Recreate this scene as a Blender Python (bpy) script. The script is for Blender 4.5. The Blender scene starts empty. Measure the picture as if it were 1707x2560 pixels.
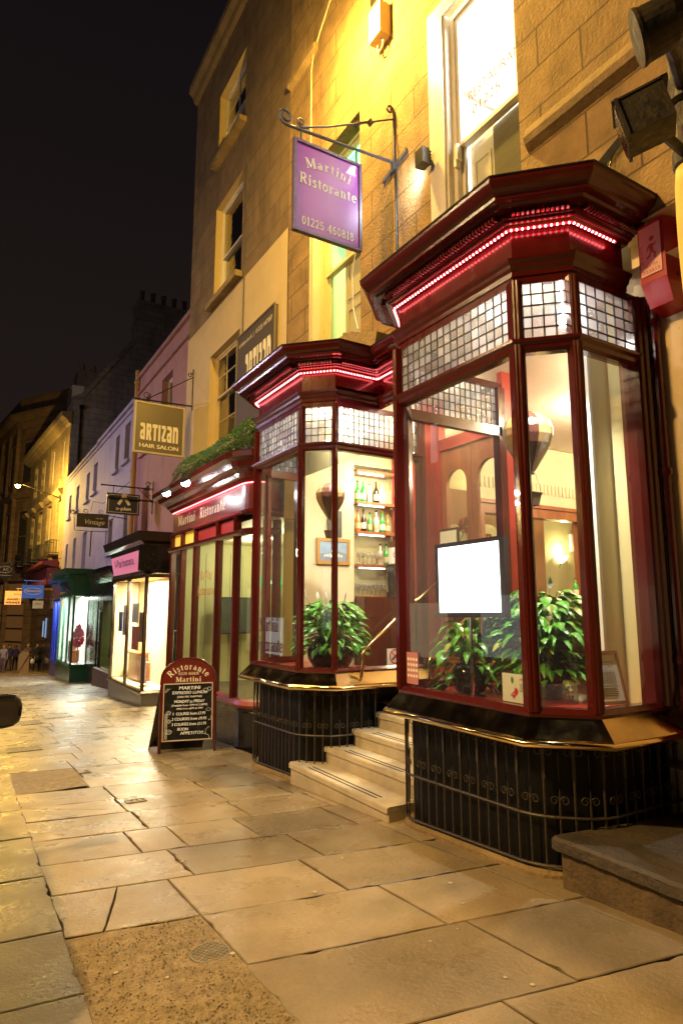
import bpy, math, random
from mathutils import Vector as V, Matrix
R = math.radians
random.seed(7)
scn = bpy.context.scene
COL = scn.collection
# ------------------------------------------------------------ camera, sky, exposure
cam = bpy.data.cameras.new("camera"); camo = bpy.data.objects.new("camera", cam); COL.objects.link(camo)
cam.sensor_fit = 'VERTICAL'; cam.sensor_height = 36.0; cam.lens = 22.16
cam.clip_start = 0.05; cam.clip_end = 2000
camo.location = (0, 0, 1.6); camo.rotation_euler = (R(98.7), 0, R(-31.1))
scn.camera = camo
scn.view_settings.view_transform = 'Standard'; scn.view_settings.look = 'None'
scn.view_settings.exposure = 0.35; scn.view_settings.gamma = 1
w = bpy.data.worlds.new("World"); scn.world = w; w.use_nodes = True
nt = w.node_tree; nt.nodes.clear()
wo = nt.nodes.new('ShaderNodeOutputWorld'); bg = nt.nodes.new('ShaderNodeBackground')
tc = nt.nodes.new('ShaderNodeTexCoord'); sp = nt.nodes.new('ShaderNodeSeparateXYZ'); cr = nt.nodes.new('ShaderNodeValToRGB')
nt.links.new(tc.outputs['Generated'], sp.inputs[0]); nt.links.new(sp.outputs['Z'], cr.inputs[0])
cr.color_ramp.elements[0].position = 0.0; cr.color_ramp.elements[0].color = (.014, .0095, .0075, 1)   # city glow low down
cr.color_ramp.elements[1].position = 0.75; cr.color_ramp.elements[1].color = (.0050, .0034, .0040, 1)
nt.links.new(cr.outputs[0], bg.inputs[0]); bg.inputs[1].default_value = 1.0
nt.links.new(bg.outputs[0], wo.inputs[0])
scn.cycles.max_bounces = 8; scn.cycles.transparent_max_bounces = 16
scn.cycles.sample_clamp_indirect = 6
scn.cycles.caustics_reflective = False; scn.cycles.caustics_refractive = False

SL = 0.053                      # the street falls away from the camera
def gz(y): return -SL * y

# ------------------------------------------------------------ helpers
ORG = {}
def _props(o, label, cat, group, kind):
    if label: o['label'] = label
    if cat: o['category'] = cat
    if group: o['group'] = group
    if kind: o['kind'] = kind
def thing(name, label, cat, loc, group=None, rz=0, kind=None):
    o = bpy.data.objects.new(name, None); COL.objects.link(o); o.location = loc; o.rotation_euler = (0, 0, rz)
    o.empty_display_size = .1
    _props(o, label, cat, group, kind); ORG[o.name] = V((0, 0, 0)) if rz else V(loc)
    return o
def local(o): ORG[o.name] = V((0, 0, 0)); return o
def root_org(p):
    while p.parent: p = p.parent
    return ORG.get(p.name, V((0, 0, 0)))
class MB:
    def __init__(s): s.v = []; s.f = []; s.m = []; s.t = []
    def add(s, vs, fs, mi=0, tone=.5):
        b = len(s.v); s.v += [tuple(x) for x in vs]
        for f in fs: s.f.append([b + i for i in f]); s.m.append(mi); s.t.append(tone)
    def quad(s, a, b, c, d, mi=0, tone=.5): s.add([a, b, c, d], [(0, 1, 2, 3)], mi, tone)
    def box(s, x0, y0, z0, x1, y1, z1, mi=0, tone=.5):
        if x0 > x1: x0, x1 = x1, x0
        if y0 > y1: y0, y1 = y1, y0
        if z0 > z1: z0, z1 = z1, z0
        s.add([(x0,y0,z0),(x1,y0,z0),(x1,y1,z0),(x0,y1,z0),(x0,y0,z1),(x1,y0,z1),(x1,y1,z1),(x0,y1,z1)],
              [(3,2,1,0),(4,5,6,7),(0,1,5,4),(1,2,6,5),(2,3,7,6),(3,0,4,7)], mi, tone)
    def obox(s, o, xd, yd, zd, a, b, c, mi=0, tone=.5):    # centred on o, half sizes a b c
        o = V(o); xd = V(xd) * a; yd = V(yd) * b; zd = V(zd) * c
        s.add([o-xd-yd-zd,o+xd-yd-zd,o+xd+yd-zd,o-xd+yd-zd,o-xd-yd+zd,o+xd-yd+zd,o+xd+yd+zd,o-xd+yd+zd],
              [(3,2,1,0),(4,5,6,7),(0,1,5,4),(1,2,6,5),(2,3,7,6),(3,0,4,7)], mi, tone)
    def prism(s, poly, z0, z1, mi=0, tone=.5):             # poly in XY
        n = len(poly); s.add([(x, y, z0) for x, y in poly] + [(x, y, z1) for x, y in poly],
            [tuple(range(n))[::-1], tuple(range(n, 2*n))] + [(i, (i+1) % n, n+(i+1) % n, n+i) for i in range(n)], mi, tone)
    def extr(s, pts, d, mi=0, tone=.5):                    # planar polygon extruded by vector d
        n = len(pts); d = V(d); s.add([V(p) for p in pts] + [V(p)+d for p in pts],
            [tuple(range(n))[::-1], tuple(range(n, 2*n))] + [(i, (i+1) % n, n+(i+1) % n, n+i) for i in range(n)], mi, tone)
    def tube(s, pts, r, n=8, mi=0, caps=True, rr=None, tone=.5):
        pts = [V(p) for p in pts]; k = len(pts); b = len(s.v); up = None
        for i, p in enumerate(pts):
            d = (pts[min(i+1, k-1)] - pts[max(i-1, 0)])
            if d.length < 1e-9: d = V((0, 0, 1))
            d.normalize()
            if up is None: up = V((0, 0, 1)) if abs(d.z) < .9 else V((1, 0, 0))
            a = d.cross(up); 
            if a.length < 1e-5: a = d.cross(V((0, 1, 0)))
            a.normalize(); c = d.cross(a).normalized(); up = a.cross(d)
            q = rr[i] if rr else r
            for j in range(n):
                t = 2*math.pi*j/n; s.v.append(tuple(p + (a*math.cos(t) + c*math.sin(t))*q))
        for i in range(k-1):
            for j in range(n):
                s.f.append([b+i*n+j, b+i*n+(j+1) % n, b+(i+1)*n+(j+1) % n, b+(i+1)*n+j]); s.m.append(mi); s.t.append(tone)
        if caps:
            s.f.append([b+j for j in range(n)][::-1]); s.m.append(mi); s.t.append(tone)
            s.f.append([b+(k-1)*n+j for j in range(n)]); s.m.append(mi); s.t.append(tone)
    def lathe(s, o, prof, n=20, mi=0, ax=None, tone=.5, mif=None):         # prof [(r, z)]
        o = V(o); b = len(s.v); k = len(prof)
        M = V((0, 0, 1)).rotation_difference(V(ax)).to_matrix() if ax else Matrix.Identity(3)
        for r, z in prof:
            for j in range(n):
                t = 2*math.pi*j/n; s.v.append(tuple(o + M @ V((r*math.cos(t), r*math.sin(t), z))))
        for i in range(k-1):
            for j in range(n):
                s.f.append([b+i*n+j, b+i*n+(j+1) % n, b+(i+1)*n+(j+1) % n, b+(i+1)*n+j]); s.m.append(mif(i, j) if mif else mi); s.t.append(tone)
        s.f.append([b+j for j in range(n)][::-1]); s.m.append(mi); s.t.append(tone)
        s.f.append([b+(k-1)*n+j for j in range(n)]); s.m.append(mi); s.t.append(tone)
    def sweep(s, path, prof, closed_prof=True, mi=0, close=False, zf=None, tone=.5, both=True):
        # prof (out, z) swept along an XY path; outward is on the left of the walking direction
        P = [V((p[0], p[1])) for p in path]; n = len(P); k = len(prof); b = len(s.v)
        for i, p in enumerate(P):
            if close: d0 = (p - P[i-1]).normalized(); d1 = (P[(i+1) % n] - p).normalized()
            else:
                d0 = (p - P[i-1]).normalized() if i else (P[1]-P[0]).normalized()
                d1 = (P[i+1]-p).normalized() if i < n-1 else d0
            n0 = V((-d0.y, d0.x)); n1 = V((-d1.y, d1.x)); m = (n0+n1); m.normalize()
            m = m / max(.25, m.dot(n0))
            for (o, z) in prof: s.v.append((p.x+m.x*o, p.y+m.y*o, z + (zf(p.x, p.y) if zf else 0)))
        for i in range(n if close else n-1):
            i2 = (i+1) % n
            for j in range(k if closed_prof else k-1):
                j2 = (j+1) % k
                s.f.append([b+i*k+j, b+i2*k+j, b+i2*k+j2, b+i*k+j2]); s.m.append(mi); s.t.append(tone)
        if closed_prof and not close:
            s.f.append([b+j for j in range(k)]); s.m.append(mi); s.t.append(tone)
            s.f.append([b+(n-1)*k+j for j in range(k)][::-1]); s.m.append(mi); s.t.append(tone)
    def build(s, name, mat, parent=None, smooth=False, label=None, cat=None, group=None, kind=None, loc=None):
        me = bpy.data.meshes.new(name)
        if parent is not None: org = root_org(parent)
        elif loc is not None: org = V(loc)
        else: org = V((0, 0, 0))
        me.from_pydata([(a-org.x, b-org.y, c-org.z) for a, b, c in s.v], [], s.f)
        for m in (mat if isinstance(mat, (list, tuple)) else [mat]): me.materials.append(m)
        me.polygons.foreach_set('material_index', s.m)
        if smooth: me.polygons.foreach_set('use_smooth', [True]*len(s.f))
        at = me.attributes.new('tone', 'FLOAT', 'FACE'); at.data.foreach_set('value', s.t)
        me.update()
        o = bpy.data.objects.new(name, me); COL.objects.link(o)
        if parent is not None: o.parent = parent
        elif loc is not None: o.location = loc
        if smooth == 'auto':
            md = o.modifiers.new('e', 'EDGE_SPLIT'); md.split_angle = R(35)
        _props(o, label, cat, group, kind)
        return o

# ------------------------------------------------------------ materials
MATS = {}
def mat(name, col, rough=.5, metal=0, noise=0, nscale=6, bump=0, bscale=40, col2=None, spec=.5, tone=0, coat=0, emis=None, es=0,
        bricks=None, rvar=0, stretch=None, damp=0, bdist=.01, alpha=None, trans=0, pits=0, grain=0):
    if name in MATS: return MATS[name]
    m = bpy.data.materials.new(name); MATS[name] = m; m.use_nodes = True
    t = m.node_tree; N = t.nodes; L = t.links; P = N['Principled BSDF']
    P.inputs['Roughness'].default_value = rough; P.inputs['Metallic'].default_value = metal
    P.inputs['Specular IOR Level'].default_value = spec
    P.inputs['Coat Weight'].default_value = coat
    if trans: P.inputs['Transmission Weight'].default_value = trans
    tcn = N.new('ShaderNodeTexCoord'); vec = tcn.outputs['Object']
    if stretch:
        mp = N.new('ShaderNodeMapping'); mp.inputs['Scale'].default_value = stretch; L.new(vec, mp.inputs[0]); vec2 = mp.outputs[0]
    else: vec2 = vec
    def mixc(a, b, fac, mode='MIX'):
        x = N.new('ShaderNodeMix'); x.data_type = 'RGBA'; x.blend_type = mode
        for sock, val in ((x.inputs[0], fac), (x.inputs[6], a), (x.inputs[7], b)):
            if hasattr(val, 'links'): L.new(val, sock)
            elif isinstance(val, (int, float)): sock.default_value = val
            else: sock.default_value = (*val, 1)
        return x.outputs[2]
    c = None; nz = None
    def ntex(scale, detail=6, v=vec2, r=.6):
        n = N.new('ShaderNodeTexNoise'); n.inputs['Scale'].default_value = scale; n.inputs['Detail'].default_value = detail
        n.inputs['Roughness'].default_value = r; L.new(v, n.inputs['Vector']); return n.outputs['Fac']
    def ramp(src, a, b, lo=0., hi=1.):
        r = N.new('ShaderNodeMapRange'); L.new(src, r.inputs[0]); r.inputs[1].default_value = a; r.inputs[2].default_value = b
        r.inputs[3].default_value = lo; r.inputs[4].default_value = hi; return r.outputs[0]
    c = tuple(col[:3])
    if noise:
        nz = ntex(nscale)
        d = col2 if col2 else tuple(x*(1-noise) for x in col)
        c = mixc(tuple(col[:3]), tuple(d), ramp(nz, .35, .7))
        n2 = ntex(nscale*7, 4); c = mixc(c, tuple(min(1, x*1.15) for x in col), ramp(n2, .55, .8, 0, .5))
    if damp:                                     # dark weather streaks running down the stone
        mp = N.new('ShaderNodeMapping'); mp.inputs['Scale'].default_value = (1.2, 1.2, .35); L.new(vec, mp.inputs[0])
        sN = ntex(1.3, 8, mp.outputs[0], .7)
        c = mixc(c, tuple(x*(.32 if metal == 0 else .5) for x in col), ramp(sN, .52, .72, 0, damp))
    if grain:
        gN = ntex(75, 4, vec, .75); c = mixc(c, tuple(x*.45 for x in col), ramp(gN, .5, .72, 0, grain))
        g2 = ntex(120, 2, vec, .6); c = mixc(c, tuple(min(1, x*1.6) for x in col), ramp(g2, .62, .75, 0, grain*.8))
    if pits:
        pN = ntex(9, 2); pr = ramp(pN, .72, .76, 0, pits); c = mixc(c, tuple(x*.25 for x in col), pr)
    hgt = None
    if bricks:                                   # (block length, course height, joint, axis)
        bl, bh, bj, ax = bricks
        sx = N.new('ShaderNodeSeparateXYZ'); L.new(vec, sx.inputs[0]); cx = N.new('ShaderNodeCombineXYZ')
        L.new(sx.outputs[ax], cx.inputs[0]); L.new(sx.outputs['Z'], cx.inputs[1])
        bt = N.new('ShaderNodeTexBrick'); L.new(cx.outputs[0], bt.inputs['Vector']); bt.inputs['Scale'].default_value = 1
        bt.inputs['Brick Width'].default_value = bl; bt.inputs['Row Height'].default_value = bh
        bt.inputs['Mortar Size'].default_value = bj; bt.inputs['Mortar Smooth'].default_value = .3; bt.inputs['Bias'].default_value = 0
        bt.inputs['Color1'].default_value = (1, 1, 1, 1); bt.inputs['Color2'].default_value = (.72, .72, .72, 1)
        c = mixc(c, bt.outputs['Color'], .55, 'MULTIPLY')
        c = mixc(c, tuple(x*.35 for x in col), ramp(bt.outputs['Fac'], 0, 1, 0, .65)); hgt = bt.outputs['Fac']
    if tone:
        a = N.new('ShaderNodeAttribute'); a.attribute_name = 'tone'
        c = mixc(c, (0, 0, 0), ramp(a.outputs['Fac'], 0, 1, tone, 0))
    if hasattr(c, 'links'): L.new(c, P.inputs['Base Color'])
    else: P.inputs['Base Color'].default_value = (*c, 1)
    if rvar:
        rn = ntex(nscale*1.7, 5); L.new(ramp(rn, .3, .7, max(.02, rough-rvar), min(1, rough+rvar)), P.inputs['Roughness'])
    if bump:
        bn = ntex(bscale, 6); b = N.new('ShaderNodeBump'); b.inputs['Strength'].default_value = bump; b.inputs['Distance'].default_value = bdist
        if hgt is not None:
            mt = N.new('ShaderNodeMath'); mt.operation = 'MULTIPLY_ADD'; L.new(hgt, mt.inputs[0]); mt.inputs[1].default_value = -1.2; L.new(bn, mt.inputs[2]); L.new(mt.outputs[0], b.inputs['Height'])
        else: L.new(bn, b.inputs['Height'])
        L.new(b.outputs[0], P.inputs['Normal'])
    if emis: P.inputs['Emission Color'].default_value = (*emis, 1); P.inputs['Emission Strength'].default_value = es
    return m
def glassmat(name, tint=(.9,.93,.9), refl=1.0, body=0, bodycol=(.8,.8,.8), rough=.01, bump=0, tone=0):
    m = bpy.data.materials.new(name); MATS[name] = m; m.use_nodes = True; t = m.node_tree; N = t.nodes; L = t.links
    N.remove(N['Principled BSDF']); out = N['Material Output']
    tr = N.new('ShaderNodeBsdfTransparent'); tr.inputs[0].default_value = (*tint, 1)
    gl = N.new('ShaderNodeBsdfGlossy'); gl.inputs['Roughness'].default_value = rough
    fr = N.new('ShaderNodeFresnel'); ge = N.new('ShaderNodeNewGeometry'); io = N.new('ShaderNodeMapRange'); io.inputs[3].default_value = 1.5; io.inputs[4].default_value = .6667; L.new(ge.outputs['Backfacing'], io.inputs[0]); L.new(io.outputs[0], fr.inputs[0])
    mx = N.new('ShaderNodeMixShader'); mm = N.new('ShaderNodeMath'); mm.operation = 'MULTIPLY'; mm.inputs[1].default_value = refl*1.6
    L.new(fr.outputs[0], mm.inputs[0]); L.new(mm.outputs[0], mx.inputs[0]); L.new(gl.outputs[0], mx.inputs[2])
    base = tr.outputs[0]
    if body:
        tl = N.new('ShaderNodeBsdfTranslucent'); tl.inputs[0].default_value = (*bodycol, 1)
        df = N.new('ShaderNodeBsdfDiffuse'); df.inputs[0].default_value = (*bodycol, 1)
        m1 = N.new('ShaderNodeMixShader'); m1.inputs[0].default_value = .35; L.new(tl.outputs[0], m1.inputs[1]); L.new(df.outputs[0], m1.inputs[2])
        m2 = N.new('ShaderNodeMixShader'); m2.inputs[0].default_value = body; L.new(base, m2.inputs[1]); L.new(m1.outputs[0], m2.inputs[2]); base = m2.outputs[0]
        if tone:
            a = N.new('ShaderNodeAttribute'); a.attribute_name = 'tone'
            r = N.new('ShaderNodeMapRange'); r.inputs[3].default_value = max(0, body-tone); r.inputs[4].default_value = min(1, body+tone)
            L.new(a.outputs['Fac'], r.inputs[0]); L.new(r.outputs[0], m2.inputs[0])
    L.new(base, mx.inputs[1])
    if bump:
        n = N.new('ShaderNodeTexNoise'); n.inputs['Scale'].default_value = 14; b = N.new('ShaderNodeBump'); b.inputs['Strength'].default_value = bump; b.inputs['Distance'].default_value = .02
        L.new(n.outputs['Fac'], b.inputs['Height']); L.new(b.outputs[0], gl.inputs['Normal'])
    L.new(mx.outputs[0], out.inputs[0]); return m
def emat(name, col, s):
    if name in MATS: return MATS[name]
    m = bpy.data.materials.new(name); m.use_nodes = True; P = m.node_tree.nodes['Principled BSDF']
    P.inputs['Base Color'].default_value = (*col, 1); P.inputs['Emission Color'].default_value = (*col, 1); P.inputs['Emission Strength'].default_value = s
    MATS[name] = m; return m

STONE = mat('bath_stone', (.37,.235,.095), .85, noise=.45, nscale=2.2, bump=.8, bscale=28, bricks=(.95,.42,.011,'Y'), damp=.75, pits=.8, bdist=.03)
STONE2 = mat('bath_stone_rough', (.36,.25,.115), .9, noise=.45, nscale=3, bump=.9, bscale=18, damp=.7, pits=.8, bdist=.03)
STONED = mat('sooty_stone', (.27,.19,.09), .9, noise=.4, nscale=1.2, bump=.6, bscale=14, bricks=(1.0,.42,.008,'Y'), damp=.85, bdist=.02)
STONEX = mat('gable_stone', (.38,.33,.27), .9, noise=.4, nscale=1, bump=.6, bscale=10, bricks=(.75,.4,.014,'X'), damp=.6, bdist=.03)
CREAM = mat('cream_render', (.62,.47,.22), .6, noise=.12, nscale=1.5, bump=.15, bscale=20, damp=.12)
CREAMW = mat('cream_wall_paint', (.60,.46,.26), .6, noise=.15, nscale=2, bump=.15, bscale=16, damp=.2, pits=.5)
PINK = mat('pink_render', (.50,.25,.22), .75, noise=.2, nscale=1.2, bump=.2, bscale=12, damp=.35)
LAV = mat('lavender_render', (.40,.34,.46), .75, noise=.25, nscale=1, bump=.2, bscale=12, damp=.4)
YEL = mat('yellow_stone', (.40,.30,.14), .8, noise=.3, nscale=1.2, bump=.3, bscale=9, bricks=(1.2,.45,.01,'Y'), damp=.5)
FAR = mat('far_stone', (.22,.14,.08), .9, noise=.5, nscale=.7, bump=.3, bscale=5, bricks=(1.3,.5,.02,'Y'), damp=.7)
RED = mat('oxblood_gloss_paint', (.085,.0085,.006), .2, noise=.15, nscale=9, bump=.22, bscale=60, coat=.3, rvar=.06, spec=.4, bdist=.004, stretch=(1,1,.3))
REDB = mat('bright_red_paint', (.42,.035,.025), .3, noise=.15, nscale=5, bump=.08, bscale=50, coat=.3)
BLACK = mat('black_gloss_paint', (.012,.011,.010), .22, noise=.3, nscale=5, bump=.15, bscale=25, coat=.3, rvar=.1)
RISER = mat('black_riser_paint', (.004,.0038,.0035), .5, noise=.4, nscale=3, bump=.25, bscale=9, spec=.25, rvar=.12, stretch=(1,1,.2))
IRON = mat('black_iron', (.022,.019,.017), .38, bump=.4, bscale=90, noise=.4, nscale=20)
RIRON = mat('sparkling_wrought_iron', (.075,.062,.048), .42, bump=.8, bscale=110, noise=.5, nscale=30, metal=.3, bdist=.004)
GIRON = mat('grey_iron', (.11,.11,.13), .5, metal=.3, bump=.4, bscale=80, noise=.4, nscale=15)
BRASS = mat('polished_brass', (.62,.44,.19), .13, metal=1, noise=.25, nscale=3, rvar=.07, bump=.12, bscale=7)
BRASSR = mat('brass_rail', (.78,.60,.28), .12, metal=1)
LEAD = mat('lead_came', (.018,.018,.02), .5)
LEADF = mat('lead_flashing', (.12,.115,.11), .7, noise=.4, nscale=5)
WHITE = mat('white_gloss_paint', (.72,.66,.55), .4, noise=.1, nscale=3, bump=.08, bscale=20)
CRM = mat('cream_paint', (.66,.58,.38), .6, noise=.06, nscale=2)
YPAINT = mat('pale_yellow_paint', (.62,.56,.30), .5, noise=.06, nscale=2)
OLIVE = mat('olive_blind', (.16,.13,.07), .8, noise=.25, nscale=4, stretch=(1,1,3))
WOOD = mat('dark_mahogany', (.07,.018,.010), .3, noise=.4, nscale=6, stretch=(1,1,.15), coat=.3)
OAK = mat('red_oak', (.36,.12,.045), .35, noise=.4, nscale=7, stretch=(1,1,.15), coat=.2)
GLASS = glassmat('shop_glass', refl=.9, body=.018, bodycol=(.8,.8,.8))
GLASSU = glassmat('old_window_glass', (.5,.5,.48), refl=1.6, bump=.15)
LEADG = glassmat('leaded_frosted_glass', (.80,.78,.80), refl=.8, body=.32, bodycol=(.80,.80,.88), rough=.12, bump=.5, tone=.14)
DARK = mat('dark_room', (.02,.018,.014), .9)
SLAB = mat('york_stone_slab', (.45,.345,.215), .33, noise=.3, nscale=1.6, bump=.5, bscale=38, tone=.52, rvar=.15, spec=.6, bdist=.009, col2=(.25,.195,.105), grain=.75)
JOINT = mat('pavement_joint', (.05,.035,.02), .95, bump=.4, bscale=60)
ASPH = mat('worn_asphalt', (.44,.34,.21), .75, noise=.6, nscale=14, bump=1., bscale=42, tone=.2, bdist=.035, col2=(.26,.195,.115))
ROADM = mat('road_asphalt', (.05,.045,.04), .6, noise=.4, nscale=12, bump=.6, bscale=90)
STEP = mat('step_stone', (.66,.57,.42), .5, noise=.25, nscale=5, bump=.25, bscale=50, tone=.3, damp=.3)
PLIN = mat('plinth_stone', (.15,.10,.05), .8, noise=.5, nscale=5, bump=.8, bscale=22, damp=.8, bdist=.025)
LETW = mat('cream_lettering', (.85,.78,.55), .5)
CHALK = mat('chalk', (.85,.85,.80), .8)
CHROME = mat('chrome', (.8,.8,.8), .15, metal=1)
PAPER = mat('white_paper', (.8,.79,.75), .7)
INK = mat('black_ink', (.02,.02,.02), .6)
def leafmat(name, a, b, tr=.25):
    m = mat(name, a, .35, noise=.6, nscale=9, col2=b, tone=.35, coat=.1)
    return m
LEAF = leafmat('lily_leaf', (.15,.48,.05), (.05,.26,.02))
HEDGE = leafmat('box_leaf', (.17,.36,.08), (.06,.15,.03))
LEAFY = mat('yellowing_leaf', (.36,.42,.06), .4, noise=.4, nscale=12, tone=.3)
STEM = mat('stem', (.12,.22,.05), .5)

# ------------------------------------------------------------ lettering
_glyph = {}
def font_mesh(s):
    if s in _glyph: return _glyph[s]
    cu = bpy.data.curves.new('t', 'FONT'); cu.body = s; cu.size = 1; cu.align_x = 'LEFT'; cu.resolution_u = 3
    o = bpy.data.objects.new('t', cu); COL.objects.link(o); dg = bpy.context.evaluated_depsgraph_get(); dg.update()
    e = o.evaluated_get(dg); me = e.to_mesh()
    vs = [tuple(v.co) for v in me.vertices]; fs = [tuple(p.vertices) for p in me.polygons]
    e.to_mesh_clear(); bpy.data.objects.remove(o); bpy.data.curves.remove(cu)
    _glyph[s] = (vs, fs); return _glyph[s]
def text(mb, s, o, xd, yd, size, mi=0, width=None, align='C', shear=0, bold=0, wave=0):
    """size = cap height; xd, yd unit vectors in the sign's plane"""
    vs, fs = font_mesh(s)
    if not vs: return
    x0 = min(v[0] for v in vs); x1 = max(v[0] for v in vs); k = size/.70
    kx = k if width is None else width/(x1-x0)
    off = {'C': (x0+x1)/2, 'L': x0, 'R': x1}[align]
    o = V(o); xd = V(xd); yd = V(yd); n = xd.cross(yd)
    reps = [(0, 0)] if not bold else [(-bold, 0), (bold, .0003), (0, .0006)]
    for dx, dn in reps:
        mb.add([o + xd*((v[0]-off)*kx + shear*v[1]*k + dx*size) + yd*(v[1]*k + wave*size*math.sin(v[0]*2.1)) + n*dn for v in vs], fs, mi)
def arc(cx, cy, rx, ry, a0, a1, n=10):
    return [(cx+rx*math.cos(R(a0+(a1-a0)*i/n)), cy+ry*math.sin(R(a0+(a1-a0)*i/n))) for i in range(n+1)]
# a small hand-cut bold serif alphabet: (width, [(stroke width, points)...])
K, T = .17, .07
def _ser(x, y, h=.15): return (T, [(x-h, y), (x+h, y)])
SG = {
'M': (1.0, [(T,[(.17,0),(.17,.97)]),(K,[(.2,.97),(.5,.12)]),(T,[(.5,.08),(.8,.97)]),(K,[(.83,0),(.83,1)]),_ser(.17,.035),_ser(.83,.035,.17),_ser(.15,.965,.12),_ser(.86,.965,.13)]),
'R': (.82, [(K,[(.22,0),(.22,1)]),(T,[(.22,.965),(.42,.965)]),(K*.8,arc(.42,.74,.2,.225,90,-90)),(T,[(.42,.52),(.22,.52)]),(K,[(.42,.5),(.68,.03)]),_ser(.2,.035),_ser(.72,.035,.1),_ser(.16,.965,.1)]),
'a': (.56, [(K*.9,[(.38,.05),(.38,.47)]),(T,arc(.25,.47,.13,.17,0,160)),(K*.7,arc(.23,.19,.14,.15,80,280)),(T,[(.25,.34),(.38,.38)]),(T,[(.24,.035),(.38,.1)]),_ser(.46,.04,.06)]),
'r': (.48, [(K*.9,[(.17,0),(.17,.65)]),(T,[(.2,.48),(.3,.61)]),(K*.8,[(.3,.58),(.42,.58)]),_ser(.17,.035,.13),_ser(.11,.635,.08)]),
't': (.40, [(K*.9,[(.18,.07),(.18,.85)]),(T,[(.03,.63),(.34,.63)]),(T,arc(.27,.13,.09,.1,180,300))]),
'i': (.34, [(K*.9,[(.17,0),(.17,.65)]),(K,[(.17,.80),(.17,.97)]),_ser(.17,.035,.13),_ser(.11,.635,.08)]),
'n': (.64, [(K*.9,[(.16,0),(.16,.65)]),(K*.9,[(.46,0),(.46,.46)]),(T,arc(.31,.44,.15,.18,180,10)),_ser(.16,.035,.13),_ser(.46,.035,.13),_ser(.1,.635,.08)]),
's': (.46, [(K*.7,arc(.23,.485,.14,.135,20,270,8)+arc(.21,.185,.15,.165,85,-160,8))]),
'o': (.58, [(K*.72,arc(.29,.33,.2,.3,0,360,20))]),
'e': (.54, [(K*.72,arc(.28,.33,.19,.3,0,320,18)),(T,[(.1,.35),(.47,.35)])]),
'0': (.6, [(K*.75,arc(.3,.5,.19,.45,0,360,20))]),
'1': (.45, [(K,[(.24,0),(.24,1)]),_ser(.24,.035,.16),(T,[(.08,.85),(.22,.96)])]),
'2': (.58, [(K*.7,arc(.28,.73,.18,.22,160,-35,10)+[(.1,.06)]),(K*.75,[(.06,.065),(.52,.065)])]),
'5': (.58, [(K*.7,[(.48,.93),(.14,.93),(.12,.54)]+arc(.27,.33,.2,.27,110,-150,12))]),
'4': (.6, [(K,[(.4,0),(.4,1)]),(T,[(.38,.96),(.05,.3)]),(T*1.3,[(.03,.28),(.57,.28)])]),
'6': (.6, [(K*.72,[(.47,.93)]+arc(.42,.4,.31,.5,110,180,6)+arc(.3,.29,.19,.25,170,-185,16))]),
'8': (.6, [(K*.7,arc(.3,.73,.16,.21,0,360,16)),(K*.7,arc(.3,.28,.19,.25,0,360,16))]),
' ': (.35, []),
}
# a blocky condensed alphabet
B = .24
BG = {
'a': (.66, [(B,[(.10,.80),(.13,.88),(.42,.88),(.46,.80),(.46,0)]),(B*.85,[(.46,.5),(.16,.48),(.12,.4),(.12,.18),(.17,.11),(.46,.11)])]),
'R': (.66, [(B,[(.14,0),(.14,1)]),(B*.85,[(.14,.89),(.44,.89),(.48,.8),(.48,.6),(.42,.5),(.2,.5)]),(B,[(.34,.5),(.52,0)])]),
'T': (.60, [(B,[(.3,0),(.3,.9)]),(B*.9,[(0,.89),(.6,.89)])]),
'I': (.34, [(B,[(.17,0),(.17,1)])]),
'Z': (.62, [(B*.85,[(.05,.89),(.5,.89)]),(B,[(.48,.85),(.14,.15)]),(B*.85,[(.1,.11),(.58,.11)])]),
'N': (.70, [(B,[(.13,0),(.13,1)]),(B,[(.13,.86),(.44,.88),(.52,.78),(.52,0)])]),
}
def ribbon(mb, pts, wd, f, mi=0):
    P = [V(p) for p in pts]; n = len(P); a = []
    closed = (P[0]-P[-1]).length < 1e-4
    for i in range(n):
        d0 = (P[i]-P[i-1]) if i else ((P[i]-P[-2]) if closed else P[1]-P[0])
        d1 = (P[i+1]-P[i]) if i < n-1 else ((P[1]-P[0]) if closed else P[i]-P[i-1])
        d0.normalize(); d1.normalize(); m = V((-(d0+d1).y, (d0+d1).x)); m.normalize(); m /= max(.5, m.dot(V((-d0.y, d0.x))))
        a += [f(P[i]+m*wd/2), f(P[i]-m*wd/2)]
    mb.add(a, [(2*i+1, 2*i+3, 2*i+2, 2*i) for i in range(n-1)], mi)
def glyphs(mb, s, o, xd, yd, size, G=SG, mi=0, width=None, arcr=None, dz=0.0002, track=.06, align='C'):
    """arcr: radius (m) of the circle the baseline follows (letters fan over the top)"""
    tot = sum(G[c][0]+track for c in s)-track; kx = size if width is None else width/tot
    o = V(o); xd = V(xd); yd = V(yd); n = xd.cross(yd); x = -tot/2 if align == 'C' else 0
    for ch in s:
        wd, st = G[ch]; cxx = (x+wd/2)*kx
        for q, (sw, pts) in enumerate(st):
            def f(p, q=q):
                lx = (p[0]-wd/2)*kx; ly = p[1]*size
                if arcr:
                    a = cxx/arcr; X = math.sin(a)*(arcr+ly)+math.cos(a)*lx; Y = math.cos(a)*(arcr+ly)-math.sin(a)*lx-arcr
                else: X = cxx+lx; Y = ly
                return o+xd*X+yd*Y+n*(dz*(q+1))
            ribbon(mb, pts, sw, f, mi)
        x += wd+track

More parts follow.
